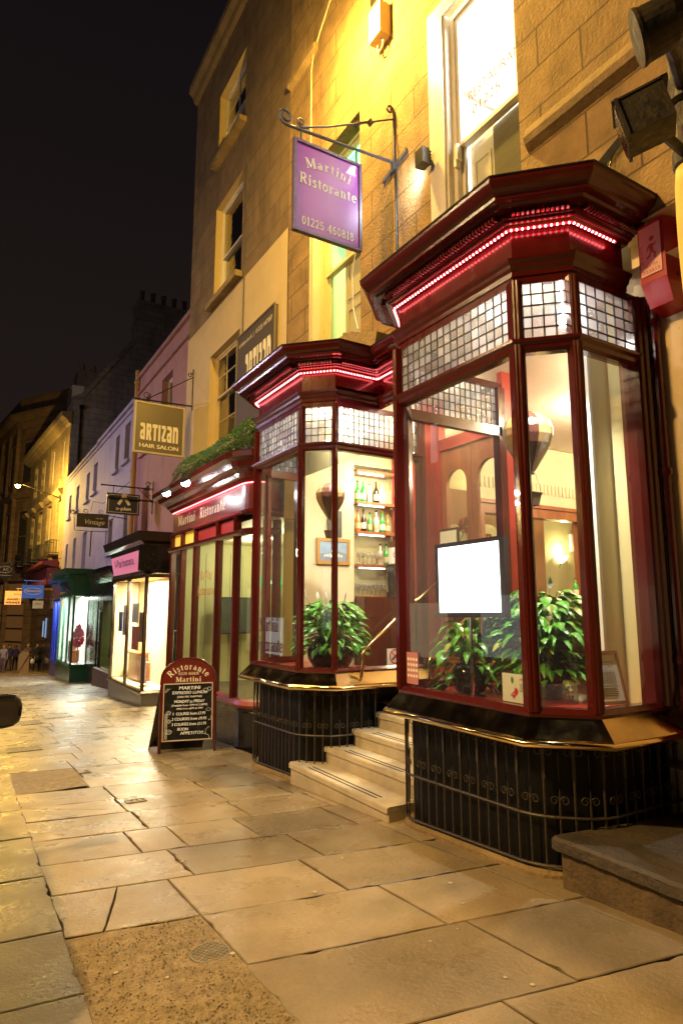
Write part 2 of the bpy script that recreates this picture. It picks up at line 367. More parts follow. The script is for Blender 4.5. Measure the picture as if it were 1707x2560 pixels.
def lamp(name, parent, kind, loc, power, color, size=.1, rot=None, spot=None, blend=.5):
    l = bpy.data.lights.new(name, kind); l.energy = power; l.color = color
    if kind == 'AREA': l.size = size
    else: l.shadow_soft_size = size
    if spot: l.spot_size = R(spot); l.spot_blend = blend
    o = bpy.data.objects.new(name, l); COL.objects.link(o)
    if parent: o.parent = parent; o.location = V(loc)-root_org(parent)
    else: o.location = loc
    if rot: o.rotation_euler = rot
    return o
SOD = (1.0, .62, .12)
# ============================================================ GROUND
g = MB(); g.quad((-300, -40, gz(-40)-.16), (300, -40, gz(-40)-.16), (300, 400, gz(400)-.16), (-300, 400, gz(400)-.16))
g.build('ground', JOINT, kind='structure')
g = MB(); g.quad((-9, -30, gz(-30)-.14), (.3, -30, gz(-30)-.14), (.3, 110, gz(110)-.14), (-9, 110, gz(110)-.14))
g.build('road', ROADM, kind='structure')
pv = MB()
def slab(pts, tone, mi=0, gap=.0032, lift=0):
    """pts XY corners ccw; a stone with a small arris round its top"""
    c = V((sum(p[0] for p in pts)/len(pts), sum(p[1] for p in pts)/len(pts))); rings = []
    if c.y < 9.5:
        q_ = []
        for a_, b_ in zip(pts, pts[1:]+pts[:1]):
            a_, b_ = V(a_), V(b_); k_ = max(1, int((b_-a_).length/.07)); dn = (b_-a_).normalized(); nn = V((-dn.y, dn.x))
            for i_ in range(k_):
                ch = random.uniform(0, .0045) if random.random() < .93 else random.uniform(.008, .022)
                q_.append(tuple(a_.lerp(b_, i_/k_)+nn*ch*(1 if i_ else .5)))
        pts = q_
    tx, ty = random.uniform(-.0035, .0035), random.uniform(-.0035, .0035); hh = random.uniform(0, .0035)+lift
    for ins, dz in ((gap, -.03), (gap, -.004), (gap+.005, 0)):
        ring = []
        for p in pts:
            d = V(p)-c; L_ = d.length; q = c + d*(1-ins*1.4/L_); ring.append((q.x, q.y, gz(q.y)+dz+hh+tx*(q.x-c.x)+ty*(q.y-c.y)))
        rings += ring
    n = len(pts)
    f = []
    pv.add([rings[2*n+i] for i in range(n)], [tuple(range(n))], mi, tone)
    for k in range(2):
        for i in range(n): f.append((k*n+i, k*n+(i+1) % n, (k+1)*n+(i+1) % n, (k+1)*n+i))
    pv.add(rings, f, mi, max(0, tone-.55))
def sy(s, x): return s - .2*x
def kx(y): return .588+.0162*max(0, min(y, 10.3))
courses = {                      # s0: (s1, x splits)
 -1.5: (-.6, [.62, 1.9, 3.3]), -.6: (.3, [.6, 1.5, 2.4, 3.36]), .3: (1.15, [.6, 1.9, 2.9, 3.36]), 1.15: (1.95, [.6, 1.4, 2.6, 3.36]),
 1.95: (2.72, [.58, 1.36, 2.2, 3.34]), 2.72: (3.5, [.58, 1.37, 2.62, 3.32]), 3.5: (4.2, [.6, 1.39, 2.51, 3.28]),
 4.2: (4.9, [.63, 1.39, 2.31, 3.3]), 4.9: (5.57, [.66, 1.57, 2.51, 3.3]), 5.57: (6.25, [.68, 1.39, 1.74, 2.32, 3.15]),
 6.25: (6.93, [.70, 1.6, 2.5, 3.28]), 6.93: (7.55, [.71, 1.58, 2.54, 3.2]), 7.55: (8.27, [.72, 1.6, 2.52, 3.3]),
 8.27: (8.9, [.73, 1.46, 2.36, 3.3]), 8.9: (9.65, [.74, 1.5, 2.57, 3.3]), 9.65: (10.3, [.75, 1.5, 2.1, 2.9, 3.6])}
s = 10.3
rr = random.Random(3)
while s < 88:
    ds = rr.uniform(.6, .85) if s < 40 else 1.5; xs = [.76]; 
    while xs[-1] < 4.4: xs.append(xs[-1]+rr.uniform(.6, 1.15))
    courses[s] = (s+ds, xs[:-1]+[5.4]); s += ds
for s0, (s1, xs) in courses.items():
    if s0 < 10: xs = [kx(s0)] + xs[1:] + [3.8]
    elif xs[0] == .76: xs = [kx(10.3)]+xs[1:]
    for a, b in zip(xs[:-1], xs[1:]):
        patch = (s0 < 3.6 and b < 1.45) or (s0 in (8.27, 8.9) and b < 1.55)
        if patch: continue
        t = rr.uniform(.25, 1)
        if b-a < .5: t = rr.uniform(.4, .8)
        if s0 == 4.2 and a < 1:          # the cracked stone
            slab([(a, sy(s0, a)), (.86, sy(s0, .86)), (.99, 4.42), (1.07, sy(s1, 1.07)), (a, sy(s1, a))], t)
            slab([(.86, sy(s0, .86)), (b, sy(s0, b)), (b, sy(s1, b)), (1.07, sy(s1, 1.07)), (.99, 4.42)], t+.05)
            continue
        if s0 == 6.93 and a < 1:
            slab([(a, sy(s0, a)+.03), (b, sy(s0, b)), (b, sy(7.05, b)), (a, sy(s1, a))], t); slab([(a, sy(s1, a)), (b, sy(7.05, b)), (b, sy(s1, b)), (a, sy(s1, a)+.01)], t-.1); continue
        slab([(a, sy(s0, a)), (b, sy(s0, b)), (b, sy(s1, b)), (a, sy(s1, a))], t)
# kerb stones
y = -3.0
while y < 90:
    L_ = rr.uniform(.75, 1.1) if y < 20 else 2.5; xo = kx(y)+.006
    xe = kx(y+L_)+.006; slab([(xo-.42, y), (xo+.004, y-.05), (xe+.004, y+L_-.05), (xe-.42, y+L_)], rr.uniform(.15, .6), lift=.002)
    y += L_
# the asphalt patches
def patch(x0, x1, y0, y1):
    n = 22; m = 40
    for i in range(n):
        for j in range(m):
            def P(a, b):
                x = x0+(x1-x0)*a/n; y = y0+(y1-y0)*b/m
                if b == m: y = sy(y1+.2*x0, x)-.0
                r = math.sin(x*17+y*9)*.0022+math.sin(x*5-y*7)*.003
                return (x, y, gz(y)-.0015+r*.7)
            pv.quad(P(i, j), P(i+1, j), P(i+1, j+1), P(i, j+1), 1, .6)
patch(.605, 1.388, -1.6, 4.068); patch(.725, 1.49, 8.12, 9.49)
pv.build('pavement', [SLAB, ASPH], kind='structure')
# loose grit in the worn patch and pale gum spots
gr = MB()
for i in range(4200):
    x = random.uniform(.62, 1.37); y = random.uniform(2.0, 3.95) if random.random() < .8 else random.uniform(2.0, 3.0); q = random.uniform(.0018, .0075)**1.0; a = random.random()*6
    z = gz(y)+.0005
    gr.add([(x+q*math.cos(a), y+q*math.sin(a), z), (x+q*math.cos(a+2.1), y+q*math.sin(a+2.1), z), (x+q*math.cos(a+4.2), y+q*math.sin(a+4.2), z), (x, y, z+q*.9)], [(0,1,3),(1,2,3),(2,0,3)], 0, random.random())
gr.build('grit', mat('pale_grit', (.50,.42,.28), .7, tone=.85), label='loose pale grit scattered over the worn asphalt patch', cat='grit', kind='stuff')
gu = MB()
for i in range(60):
    x = random.uniform(.7, 3.3); y = random.uniform(2.2, 9); q = random.uniform(.006, .017)
    gu.lathe((x, y, gz(y)+.0045), [(q, 0), (q*.8, .0015), (q*.2, .002)], 9)
gu.build('chewing_gum', mat('old_gum', (.50,.44,.32), .8), label='pale trodden gum spots dotted over the paving slabs', cat='gum', kind='stuff')

# manhole and utility covers set in the paving
CAST = mat('worn_cast_iron', (.30,.26,.19), .45, metal=.35, noise=.4, nscale=12, bump=.5, bscale=60)
def round_cover():
    c = (1.275, 3.44); r = .105; z = gz(c[1])
    t = thing('manhole_cover', 'round iron cover with diamond pattern in the asphalt patch', 'manhole cover', (c[0], c[1], z))
    m = MB(); m.lathe((c[0], c[1], z+.001), [(r, 0), (r, .006), (r*.9, .006), (r*.9, .002)], 40); m.build('rim', CAST, t)
    m = MB()
    def clip(p0, d):
        b = p0.dot(d); cc = p0.dot(p0)-(r*.89)**2; D = b*b-cc
        return None if D < 0 else (-b-math.sqrt(D), -b+math.sqrt(D))
    m.lathe((c[0], c[1], z+.001), [(r*.9, 0), (r*.9, .0035)], 40)
    for ang in (35, -55):
        d = V((math.cos(R(ang)), math.sin(R(ang)))); n = V((-d.y, d.x))
        for k in range(-4, 5):
            p0 = n*k*.023; q = clip(p0, d)
            if q:
                a, b = p0+d*q[0], p0+d*q[1]; m.obox((c[0]+(a.x+b.x)/2, c[1]+(a.y+b.y)/2, z+.0055), (d.x, d.y, 0), (n.x, n.y, 0), (0, 0, 1), (q[1]-q[0])/2, .0022, .0014)
    m.build('plate', CAST, t)
round_cover()
def rect_cover(name, lab, x0, y0, x1, y1, slots, deep=True):
    z = gz((y0+y1)/2)+.003; t = thing(name, lab, 'utility cover', ((x0+x1)/2, (y0+y1)/2, z)); m = MB()
    def Q(mm, a, b, c, d, zz): mm.add([(a, b, gz(b)+.001), (c, b, gz(b)+.001), (c, d, gz(d)+.001), (a, d, gz(d)+.001), (a, b, gz(b)+zz), (c, b, gz(b)+zz), (c, d, gz(d)+zz), (a, d, gz(d)+zz)], [(4,5,6,7),(0,1,5,4),(1,2,6,5),(2,3,7,6),(3,0,4,7)])
    w = .02
    Q(m, x0, y0, x1, y0+w, .012); Q(m, x0, y1-w, x1, y1, .012); Q(m, x0, y0+w, x0+w, y1-w, .012); Q(m, x1-w, y0+w, x1, y1-w, .012); m.build('rim', CAST, t)
    m = MB(); k = slots
    for i in range(k):
        a = x0+w+(x1-x0-2*w)*i/k; b = a+(x1-x0-2*w)/k*.62; Q(m, a, y0+w+.008, b, y1-w-.008, .0105)
    m.build('grating', CAST, t)
rect_cover('drain_grating', 'slotted iron grating beside the kerb, nearer of two', .84, 11.3, 1.34, 11.75, 9)
rect_cover('drain_grating', 'wide iron grating by the kerb beyond the car mirror', 1.35, 15.0, 1.75, 15.8, 7)
rect_cover('access_cover', 'broad framed access cover sunk in the bright paving beyond the sandwich board', 1.9, 16.0, 2.5, 16.9, 2)
rect_cover('stopcock_cover', 'small worn iron cover let into a middle slab', 1.64, 6.93, 1.84, 7.07, 3)
rect_cover('stopcock_cover', 'small square cover at the corner of the dark asphalt square', 1.49, 8.9, 1.64, 9.06, 1)
rect_cover('floor_grille', 'flat pale grille on the ground outside the narrow dark doorway', 3.6, 23.2, 4.5, 24.6, 14)
rect_cover('floor_grille', 'low grating in the paving in front of the corner bay of the lit shop', 2.9, 19.8, 3.9, 20.3, 12)

# ============================================================ FACADE HELPERS
def wall_sheet(mb, x, y0, y1, z0, z1, holes, depth=.25, mi=0, mr=None, zbot=None):
    """a wall on the plane x facing -x, cut by holes (y0,y1,z0,z1) with reveals running back by depth"""
    ys = sorted({y0, y1} | {h[0] for h in holes} | {h[1] for h in holes}); zs = sorted({z0, z1} | {h[2] for h in holes} | {h[3] for h in holes})
    ys = [v for v in ys if y0 <= v <= y1]; zs = [v for v in zs if z0 <= v <= z1]
    for a, b in zip(ys[:-1], ys[1:]):
        for c, d in zip(zs[:-1], zs[1:]):
            if any(h[0] <= (a+b)/2 <= h[1] and h[2] <= (c+d)/2 <= h[3] for h in holes): continue
            mb.quad((x, b, c), (x, a, c), (x, a, d), (x, b, d), mi)
    for a, b, c, d in holes:
        e = x+depth; r = mr if mr is not None else mi
        mb.quad((x, a, c), (e, a, c), (e, a, d), (x, a, d), r); mb.quad((x, b, c), (x, b, d), (e, b, d), (e, b, c), r)
        mb.quad((x, a, d), (e, a, d), (e, b, d), (x, b, d), r); mb.quad((x, a, c), (x, b, c), (e, b, c), (e, a, c), r)
def rbar(m, x, y0, y1, z0, z1, w, d=.05):
    """rectangular picture frame on plane x"""
    m.box(x, y0, z0, x+d, y0+w, z1); m.box(x, y1-w, z0, x+d, y1, z1); m.box(x, y0+w, z0, x+d, y1-w, z0+w); m.box(x, y0+w, z1-w, x+d, y1-w, z1)
def sash(par, x, y0, y1, z0, z1, zm, top=(2, 2), bot=(1, 1), paint=None, glass=None, sill=True, room=None, glaze=True, name='window', silld=.1):
    """a sliding sash window set on plane x"""
    paint = paint or WHITE; m = MB(); rbar(m, x, y0, y1, z0, z1, .055, .12)
    f = .045
    def leaf(xx, a, b, c, d, cols, rows):
        rbar(m, xx, a, b, c, d, f, .045)
        for i in range(1, cols): yy = a+(b-a)*i/cols; m.box(xx+.008, yy-.011, c+f, xx+.035, yy+.011, d-f)
        for j in range(1, rows): zz = c+(d-c)*j/rows; m.box(xx+.010, a+f, zz-.011, xx+.033, b-f, zz+.011)
    leaf(x+.025, y0+.056, y1-.056, zm-.02, z1-.056, *top); leaf(x+.072, y0+.057, y1-.057, z0+.056, zm+.025, *bot)
    wdo = m.build(name, paint, par)
    if glaze:
        p = MB(); p.quad((x+.045, y1-.1, zm), (x+.045, y0+.1, zm), (x+.045, y0+.1, z1-.1), (x+.045, y1-.1, z1-.1)); p.quad((x+.092, y1-.1, z0+.1), (x+.092, y0+.1, z0+.1), (x+.092, y0+.1, zm), (x+.092, y1-.1, zm))
        p.build('pane', glass or GLASSU, wdo)
    if sill:
        s_ = MB(); s_.box(x-silld-.2, y0-.1, z0-.13, x+.02, y1+.1, z0-.004); s_.build('sill', sill if not isinstance(sill, bool) else STONE2, wdo)
    if room:
        r = MB(); d = room
        r.quad((x+d, y0, z0), (x+d, y1, z0), (x+d, y1, z1), (x+d, y0, z1)); 
        for a in (y0, y1): r.quad((x+.13, a, z0), (x+d, a, z0), (x+d, a, z1), (x+.13, a, z1))
        for c in (z0, z1): r.quad((x+.13, y0, c), (x+d, y0, c), (x+d, y1, c), (x+.13, y1, c))
        r.build('room', DARK, wdo)
    return wdo
WX = 4.35
# ============================================================ RESTAURANT HOUSE (upper storeys)
RB = thing('restaurant_building', 'old golden stone house above the restaurant with bright white upstairs window', 'building', (WX, 5, 0))
m = MB()
BIGW = (3.84, 5.19, 5.45, 8.72); GRW = (6.71, 8.10, 5.25, 8.60)
wall_sheet(m, WX, -6, 8.95, 4.6, 15, [BIGW, GRW], .24)
m.quad((4.62, 2.95, -2), (4.62, -6, -2), (4.62, -6, 4.62), (4.62, 2.95, 4.62), 1); m.quad((WX, 2.95, 4.60), (4.62, 2.95, 4.60), (4.62, -6, 4.60), (WX, -6, 4.60), 1)
m.quad((WX+.01, 8.95, 3.0), (WX+.01, 2.8, 3.0), (WX+.01, 2.8, 4.6), (WX+.01, 8.95, 4.6), 0) if False else None
m.quad((WX, -6, 15), (WX, 8.95, 15), (11, 8.95, 15), (11, -6, 15)); m.quad((WX, -6, -2), (11, -6, -2), (11, -6, 15), (WX, -6, 15))
m.build('wall', [STONE, CREAMW], RB)
m = MB()                                                      # string course / projecting ledge on the right with its return
m.extr([(WX, 3.74, 5.90), (WX-.10, 3.70, 5.93), (WX-.12, 3.70, 5.99), (WX-.06, 3.72, 6.12), (WX, 3.74, 6.16)], (0, -9, 0)); m.build('string_course', STONE2, RB)
m = MB(); m.extr([(WX, 7.95, 10.62), (WX-.09, 7.95, 10.66), (WX-.09, 7.95, 10.74), (WX, 7.95, 10.8)], (0, .98, 0)); m.build('broken_ledge', STONE2, RB)
m = MB()
m.extr([(WX, 9, 14.6), (WX-.25, 9, 14.72), (WX-.32, 9, 14.9), (WX-.32, 9, 15.06), (WX, 9, 15.06)], (0, -15, 0)); m.build('cornice', STONE2, RB)
# big lit window: white splayed reveal, sash, and the bright room behind it
x = WX+.10
m = MB(); m.box(WX-.012, 4.93, 5.46, WX+.02, 5.185, 8.70); m.box(WX-.010, 3.845, 8.50, WX+.02, 4.93, 8.70)
m.box(WX+.02, 4.90, 5.46, WX+.24, 4.96, 8.5)
m.build('window_surround', WHITE, RB)
bw = sash(RB, WX+.10, 3.86, 4.90, 5.47, 8.50, 6.80, (1, 1), (1, 1), sill=False, glass=GLASS)
m = MB(); m.box(WX+.06, 4.80, 6.58, WX+.13, 4.86, 6.78); m.box(WX+.05, 4.81, 6.50, WX+.11, 4.85, 6.60); m.build('sash_horn', WHITE, bw)
m = MB(); X2 = WX+.148
text(m, 'RESTAURANT', (X2, 4.25, 7.25), (0, -1, 0), (0, 0, 1), .12, width=.86); text(m, '01225', (X2, 4.42, 7.05), (0, -1, 0), (0, 0, 1), .11, width=.42)
m.build('lettering', mat('faded_red_lettering', (.42,.12,.05), .6), bw)
WR = mat('bright_white_paint', (.85,.85,.82), .6)
m = MB()
m.quad((7.6, 1.5, 5.2), (7.6, 7, 5.2), (7.6, 7, 9), (7.6, 1.5, 9)); m.quad((WX+.3, 6.2, 5.2), (7.6, 6.2, 5.2), (7.6, 6.2, 9), (WX+.3, 6.2, 9)); m.quad((WX+.3, 1.5, 5.2), (7.6, 1.5, 5.2), (7.6, 1.5, 9), (WX+.3, 1.5, 9))
m.quad((WX+.3, 1.5, 9), (7.6, 1.5, 9), (7.6, 6.2, 9), (WX+.3, 6.2, 9)); m.quad((WX+.3, 1.5, 5.2), (7.6, 1.5, 5.2), (7.6, 6.2, 5.2), (WX+.3, 6.2, 5.2))
m.build('upstairs_room', WR, RB)
m = MB(); m.box(WX+.26, 4.40, 5.47, WX+.30, 4.80, 6.86); 
for zc in (5.75, 6.35):
    rbar(m, WX+.245, 4.47, 4.73, zc-.22, zc+.22, .03, .02)
m.build('shutter', WHITE, RB)
m = MB(); m.box(WX+.24, 3.87, 5.47, WX+.28, 4.42, 6.79); m.build('blind', OLIVE, RB)
lamp('upstairs_light', RB, 'AREA', (5.6, 4.2, 8.8), 520, (1, .98, .90), 1.2)
m = MB(); m.box(5.2, 3.2, 8.84, 5.32, 5.0, 8.92); m.build('ceiling_tube', emat('white_tube', (1, 1, .96), 12), RB)
# green-lit window
gw = sash(RB, WX+.18, 6.75, 8.06, 5.3, 8.56, 6.74, (1, 1), (1, 1), sill=False, paint=YPAINT, glass=GLASS)
m = MB(); m.box(WX-.008, 8.06, 5.26, WX+.22, 8.14, 8.58); m.build('window_surround', YPAINT, RB)
m = MB()
m.quad((6.6, 5.9, 5), (6.6, 8.8, 5), (6.6, 8.8, 8.9), (6.6, 5.9, 8.9)); m.quad((WX+.3, 8.8, 5), (6.6, 8.8, 5), (6.6, 8.8, 8.9), (WX+.3, 8.8, 8.9)); m.quad((WX+.3, 6.3, 5), (6.6, 6.3, 5), (6.6, 6.3, 8.9), (WX+.3, 6.3, 8.9))
m.quad((WX+.3, 6, 8.9), (6.6, 6, 8.9), (6.6, 8.8, 8.9), (WX+.3, 8.8, 8.9)); m.quad((WX+.3, 6, 5), (6.6, 6, 5), (6.6, 8.8, 5), (WX+.3, 8.8, 5))
m.build('green_lit_room', WR, RB)
m = MB(); m.box(WX+.31, 7.0, 5.3, WX+.35, 7.6, 7.2)
for zc in (5.7, 6.45): rbar(m, WX+.29, 7.08, 7.52, zc-.3, zc+.3, .04, .025)
m.build('shutter', CRM, RB)
m = MB()
for q in range(3): m.box(4.75+.28*q, 6.4, 8.70, 4.80+.28*q, 8.6, 8.75)
m.build('green_tube', emat('green_tube', (.15, 1, .35), 9), RB)
m = MB(); m.tube([(WX+.04, 6.80, 6.9), (WX+.02, 6.95, 6.2), (WX+.0, 6.9, 5.7), (WX-.04, 6.72, 5.3)], .008, 6); m.build('hanging_cable', mat('white_cable', (.6,.58,.5), .5), RB)
lamp('green_room_light', RB, 'POINT', (5.3, 7.4, 8.2), 28, (.55, 1, .45), .15)
# surface cables
m = MB(); m.tube([(WX-.02, 8.13, 5.2), (WX-.02, 8.14, 10.4), (WX-.02, 8.05, 10.7), (WX-.03, 7.2, 11.4), (WX-.03, 6, 12.4)], .013, 6); m.build('cable', mat('pale_cable', (.5,.42,.28), .6), RB)
m = MB(); m.tube([(WX-.02, 5.86, 7.2), (WX-.02, 5.84, 5.1)], .012, 6); m.build('iron_conduit', IRON, RB)
m = MB()
for k in range(5): m.tube([(WX-.03, 3.4, 5.12+.01*k), (WX-.05, 2.95, 5.3-.02*k), (WX-.04, 2.5, 5.52-.015*k), (WX-.05, 1.6, 5.95+.02*k), (WX-.05, 0, 6.5)], .008, 5)
for k in range(4): m.tube([(WX-.04, 3.0-.06*k, 5.27+.03*k), (WX-.06, 3.1-.05*k, 4.95)], .006, 5)
m.build('telephone_cables', IRON, RB)
# broken corbel stones over the doorway
m = MB(); rs = random.Random(5)
for (yc, zc, dy, dz, dx, rt) in [(6.35, 4.95, .42, .10, .28, .35), (6.72, 5.03, .16, .14, .25, .1), (5.55, 5.05, .25, .22, .18, -.3), (8.45, 5.25, .42, .09, .16, .5)]:
    c, s_ = math.cos(rt), math.sin(rt); m.obox((WX-dx/2, yc, zc), (1, 0, 0), (0, c, s_), (0, -s_, c), dx/2, dy, dz)
m.build('corbel_stone', STONE2, RB)

# floodlight on the wall and box
t = thing('wall_floodlight', 'small finned black floodlight glowing beside the big upstairs window', 'floodlight', (WX, 5.2, 6.75))
m = MB(); m.box(4.16, 5.10, 6.66, 4.26, 5.24, 6.86)
for k in range(5): m.box(4.262, 5.10, 6.67+.038*k, 4.29, 5.24, 6.685+.038*k)
m.box(4.29, 5.15, 6.74, 4.36, 5.19, 6.78); m.build('housing', IRON, t)
m = MB(); m.box(4.17, 5.242, 6.68, 4.25, 5.25, 6.84); m.build('lens', emat('led_cold', (.8, .9, 1), 60), t)
lamp('beam', t, 'SPOT', (4.21, 5.30, 6.76), 34, (.72, .84, 1), .04, (R(78), 0, R(-9)), 150, .8)
t = thing('junction_box', 'cream metal box with looped cable high on the golden wall', 'junction box', (WX, 6.05, 9.4))
m = MB(); m.box(4.17, 5.93, 9.12, 4.345, 6.2, 9.6); m.build('case', CREAMW, t)
m = MB(); m.tube([(4.26, 6.06, 9.12)]+[(4.26, 6.06+.07*math.sin(R(a)), 9.02-.07*math.cos(R(a))+.02) for a in range(-150, 151, 30)], .013, 7); m.build('cable_loop', CREAMW, t)

# the sodium street lamp on its bracket, just above the frame
def street_lamp(loc, wall, lab, energy, head=True):
    t = thing('street_lamp', lab, 'street lamp', wall)
    m = MB(); m.tube([wall, (wall[0]-.2, wall[1], wall[2]+.1), (loc[0], loc[1], loc[2]+.22)], .03, 8); m.obox(wall, (1,0,0), (0,1,0), (0,0,1), .02, .09, .16); m.build('bracket', IRON, t)
    m = MB(); m.lathe((loc[0], loc[1], loc[2]+.06), [(.17, 0), (.18, .03), (.13, .12), (.05, .17), (.03, .2)], 16); m.build('hood', IRON, t, smooth=True)
    m = MB(); m.lathe((loc[0], loc[1], loc[2]-.10), [(.03, 0), (.10, .03), (.14, .10), (.15, .16)], 16); m.build('bowl', emat('sodium_glow', (1, .62, .22), 45), t, smooth=True)
    lamp('bulb', t, 'POINT', (loc[0], loc[1], loc[2]-.16), energy, SOD, .1)
street_lamp((3.42, 6.15, 9.68), (WX, 6.3, 10.15), 'sodium street lamp on a bracket above the purple hanging sign', 1200)
t = thing('street_lamp', 'tall sodium street lamp across the road opposite the steps', 'street lamp', (-6.4, 4.2, gz(4.2)-.14))
m = MB(); m.tube([(-6.4, 4.2, -.4), (-6.4, 4.2, 8.2), (-6.2, 4.2, 8.6), (-5.4, 4.2, 8.7)], .06, 10, rr=[.08, .05, .045, .04]); m.build('column', IRON, t)
m = MB(); m.obox((-5.1, 4.2, 8.7), (1, 0, 0), (0, 1, 0), (0, 0, 1), .35, .14, .06); m.build('hood', IRON, t)
lamp('bulb', t, 'AREA', (-5.1, 4.2, 8.6), 1400, (1, .61, .20), .3, (R(-12), R(-32), 0))
t = thing('street_lamp', 'added unseen lamp casting violet-white light on the pink and lavender houses', 'street lamp', (-9.5, 27, gz(27)))  # added lamp, unseen; put in to throw violet light on the lavender house
m = MB(); m.tube([(-9.5, 27, gz(27)-.2), (-9.5, 27, 8.2), (-9.3, 27, 8.6), (-8.6, 27, 8.7)], .06, 10, rr=[.08, .05, .045, .04]); m.build('column', IRON, t)
m = MB(); m.obox((-8.3, 27, 8.7), ux_ if False else (1, 0, 0), (0, 1, 0), (0, 0, 1), .35, .14, .06); m.build('hood', IRON, t)
lamp('bulb', t, 'AREA', (-8.3, 27, 8.6), 1000, (.80, .70, 1), .3, (0, R(-60), 0))
t = thing('street_lamp', 'added unseen sodium-coloured lamp brightening the salon house', 'street lamp', (-7.2, 11, gz(11)))  # extra unseen lamp, added to lighten the salon front and middle ground
m = MB(); m.tube([(-7.2, 11, gz(11)-.2), (-7.2, 11, 8.2), (-7.0, 11, 8.6), (-6.3, 11, 8.7)], .06, 10, rr=[.08, .05, .045, .04]); m.build('column', IRON, t)
m = MB(); m.obox((-6.0, 11, 8.7), (1, 0, 0), (0, 1, 0), (0, 0, 1), .35, .14, .06); m.build('hood', IRON, t)
lamp('bulb', t, 'AREA', (-6.0, 11, 8.6), 480, (1, .70, .34), .3, (0, R(-55), 0))
# the terrace across the road: what the glass, brass and gloss paint reflect
OB = thing('opposite_terrace', 'terrace of shops across the road mirrored in the bay windows', 'building', (-11, 12, 0))
rq = random.Random(21); m = MB(); hs = []
for k in range(9):
    ya = -6+5.2*k; hs.append((ya+.6, ya+4.4, gz(ya)+.5, gz(ya)+2.9))
    for zz in (4.6, 8.0): hs.append((ya+1.0, ya+2.1, zz, zz+2.0)); hs.append((ya+3.0, ya+4.1, zz, zz+2.0))
wall_sheet(m, -11, -6.5, 42, -4, 12, hs, .3); m.build('wall', STONED, OB)
for k, h in enumerate(hs):
    q = MB(); q.quad((-11.2, h[0], h[2]), (-11.2, h[1], h[2]), (-11.2, h[1], h[3]), (-11.2, h[0], h[3]))
    lit = (k % 5 == 0 and k % 10 != 5) or rq.random() < .15
    q.build('window', emat('lit_shop_window', (1, .80, .50), .9) if (lit and k % 2) else (emat('lit_white_window', (.85, .92, 1), .8) if lit else DARK), OB)
# ============================================================ SALON HOUSE
SB = thing('salon_building', 'tall corner house with cream painted lower wall and sash windows', 'building', (WX, 11.7, 0))
m = MB(); W1 = (11.1, 12.68, 11.68, 13.42); W2 = (11.1, 12.7, 8.24, 10.55); W3 = (11.05, 12.75, 4.95, 7.05)
wall_sheet(m, WX, 8.95, 14.42, 8.04, 15, [W1, W2], .3, 0, 1)
wall_sheet(m, WX-.012, 8.95, 14.42, -2, 8.04, [W3, (8.96, 14.3, -1, 3.9)], .3, 1, 1)
m.quad((WX, 14.42, -3), (12, 14.42, -3), (12, 14.42, 15), (WX, 14.42, 15), 0); m.quad((WX, 8.95, 15), (12, 8.95, 15), (12, 14.42, 15), (WX, 14.42, 15), 0)
m.build('wall', [mat('dark_bath_stone', (.25,.165,.08), .85, noise=.4, nscale=2, bump=.7, bscale=24, bricks=(.95,.42,.009,'Y'), damp=.75, pits=.6, bdist=.02), CREAM], SB)
m = MB(); m.extr([(WX, 14.5, 14.55), (WX-.08, 14.5, 14.6), (WX-.12, 14.5, 14.72), (WX-.22, 14.5, 14.82), (WX-.22, 14.5, 15.0), (WX, 14.5, 15.05)], (0, -5.55, 0))
m.build('cornice', STONED, SB)
sash(SB, WX+.14, *W1, 12.55, (2, 2), (2, 1), room=1.0, sill=STONE2); sash(SB, WX+.14, *W2, 9.35, (1, 1), (1, 1), room=1.0, sill=STONE2)
sash(SB, WX+.12, *W3, 6.1, (3, 2), (3, 2), room=1.2, sill=False, paint=CREAM)
m = MB(); m.box(WX-.02, 10.86, 5, WX-.006, 10.885, 10.6); m.tube([(WX-.03, 10.87, 6.0), (WX-.03, 10.87, 8.3)], .01, 6); m.build('cable', LEADF, SB)
t = thing('salon_wall_sign', 'dark rectangular salon board fixed flat to the cream wall', 'sign', (WX, 10.1, 5.4))
m = MB(); m.box(WX-.07, 9.3, 4.75, WX-.015, 11.0, 6.79); m.build('board', mat('dark_taupe', (.075,.055,.03), .6), t)
m = MB(); rbar(m, WX-.085, 9.28, 11.02, 4.73, 6.81, .03, .02); m.build('frame', mat('taupe_trim', (.17,.13,.07), .6), t)
m = MB(); X2 = WX-.074; text(m, 'artizan.co.uk  |  01225 447087', (X2, 10.15, 6.55), (0, -1, 0), (0, 0, 1), .085, width=1.5); m.build('web_address', LETW, t); m = MB()
glyphs(m, 'aRTIZaN', (X2, 10.0, 5.45), (0, -1, 0), (0, 0, 1), .85, G=BG, width=1.15, track=.05); m.build('lettering', LETW, t)

# hanging signs -------------------------------------------------
def scroll(c, r0, r1, a0, turns, u, v_, n=22):
    c = V(c); u = V(u); v_ = V(v_)
    return [c+(u*math.cos(a0+turns*2*math.pi*i/n)+v_*math.sin(a0+turns*2*math.pi*i/n))*(r0+(r1-r0)*i/n) for i in range(n+1)]
ux, uz = (1, 0, 0), (0, 0, 1)
y0 = 5.88
t = thing('hanging_sign', 'purple restaurant sign hanging from a scrolled iron bracket', 'sign', (WX, y0, 7.3))
br = MB()
br.tube([(4.34, y0, 7.22), (3.6, y0, 7.155), (2.83, y0, 7.10)], .019, 8)
br.tube([V((2.83, y0, 7.10))]+[V(p) for p in scroll((2.80, y0, 7.20), .10, .028, -math.pi/2, -1.4, ux, uz)], .016, 7)
br.tube([(4.33, y0, 7.84), (3.35, y0, 7.30), (3.0, y0, 7.145)], .012, 7)
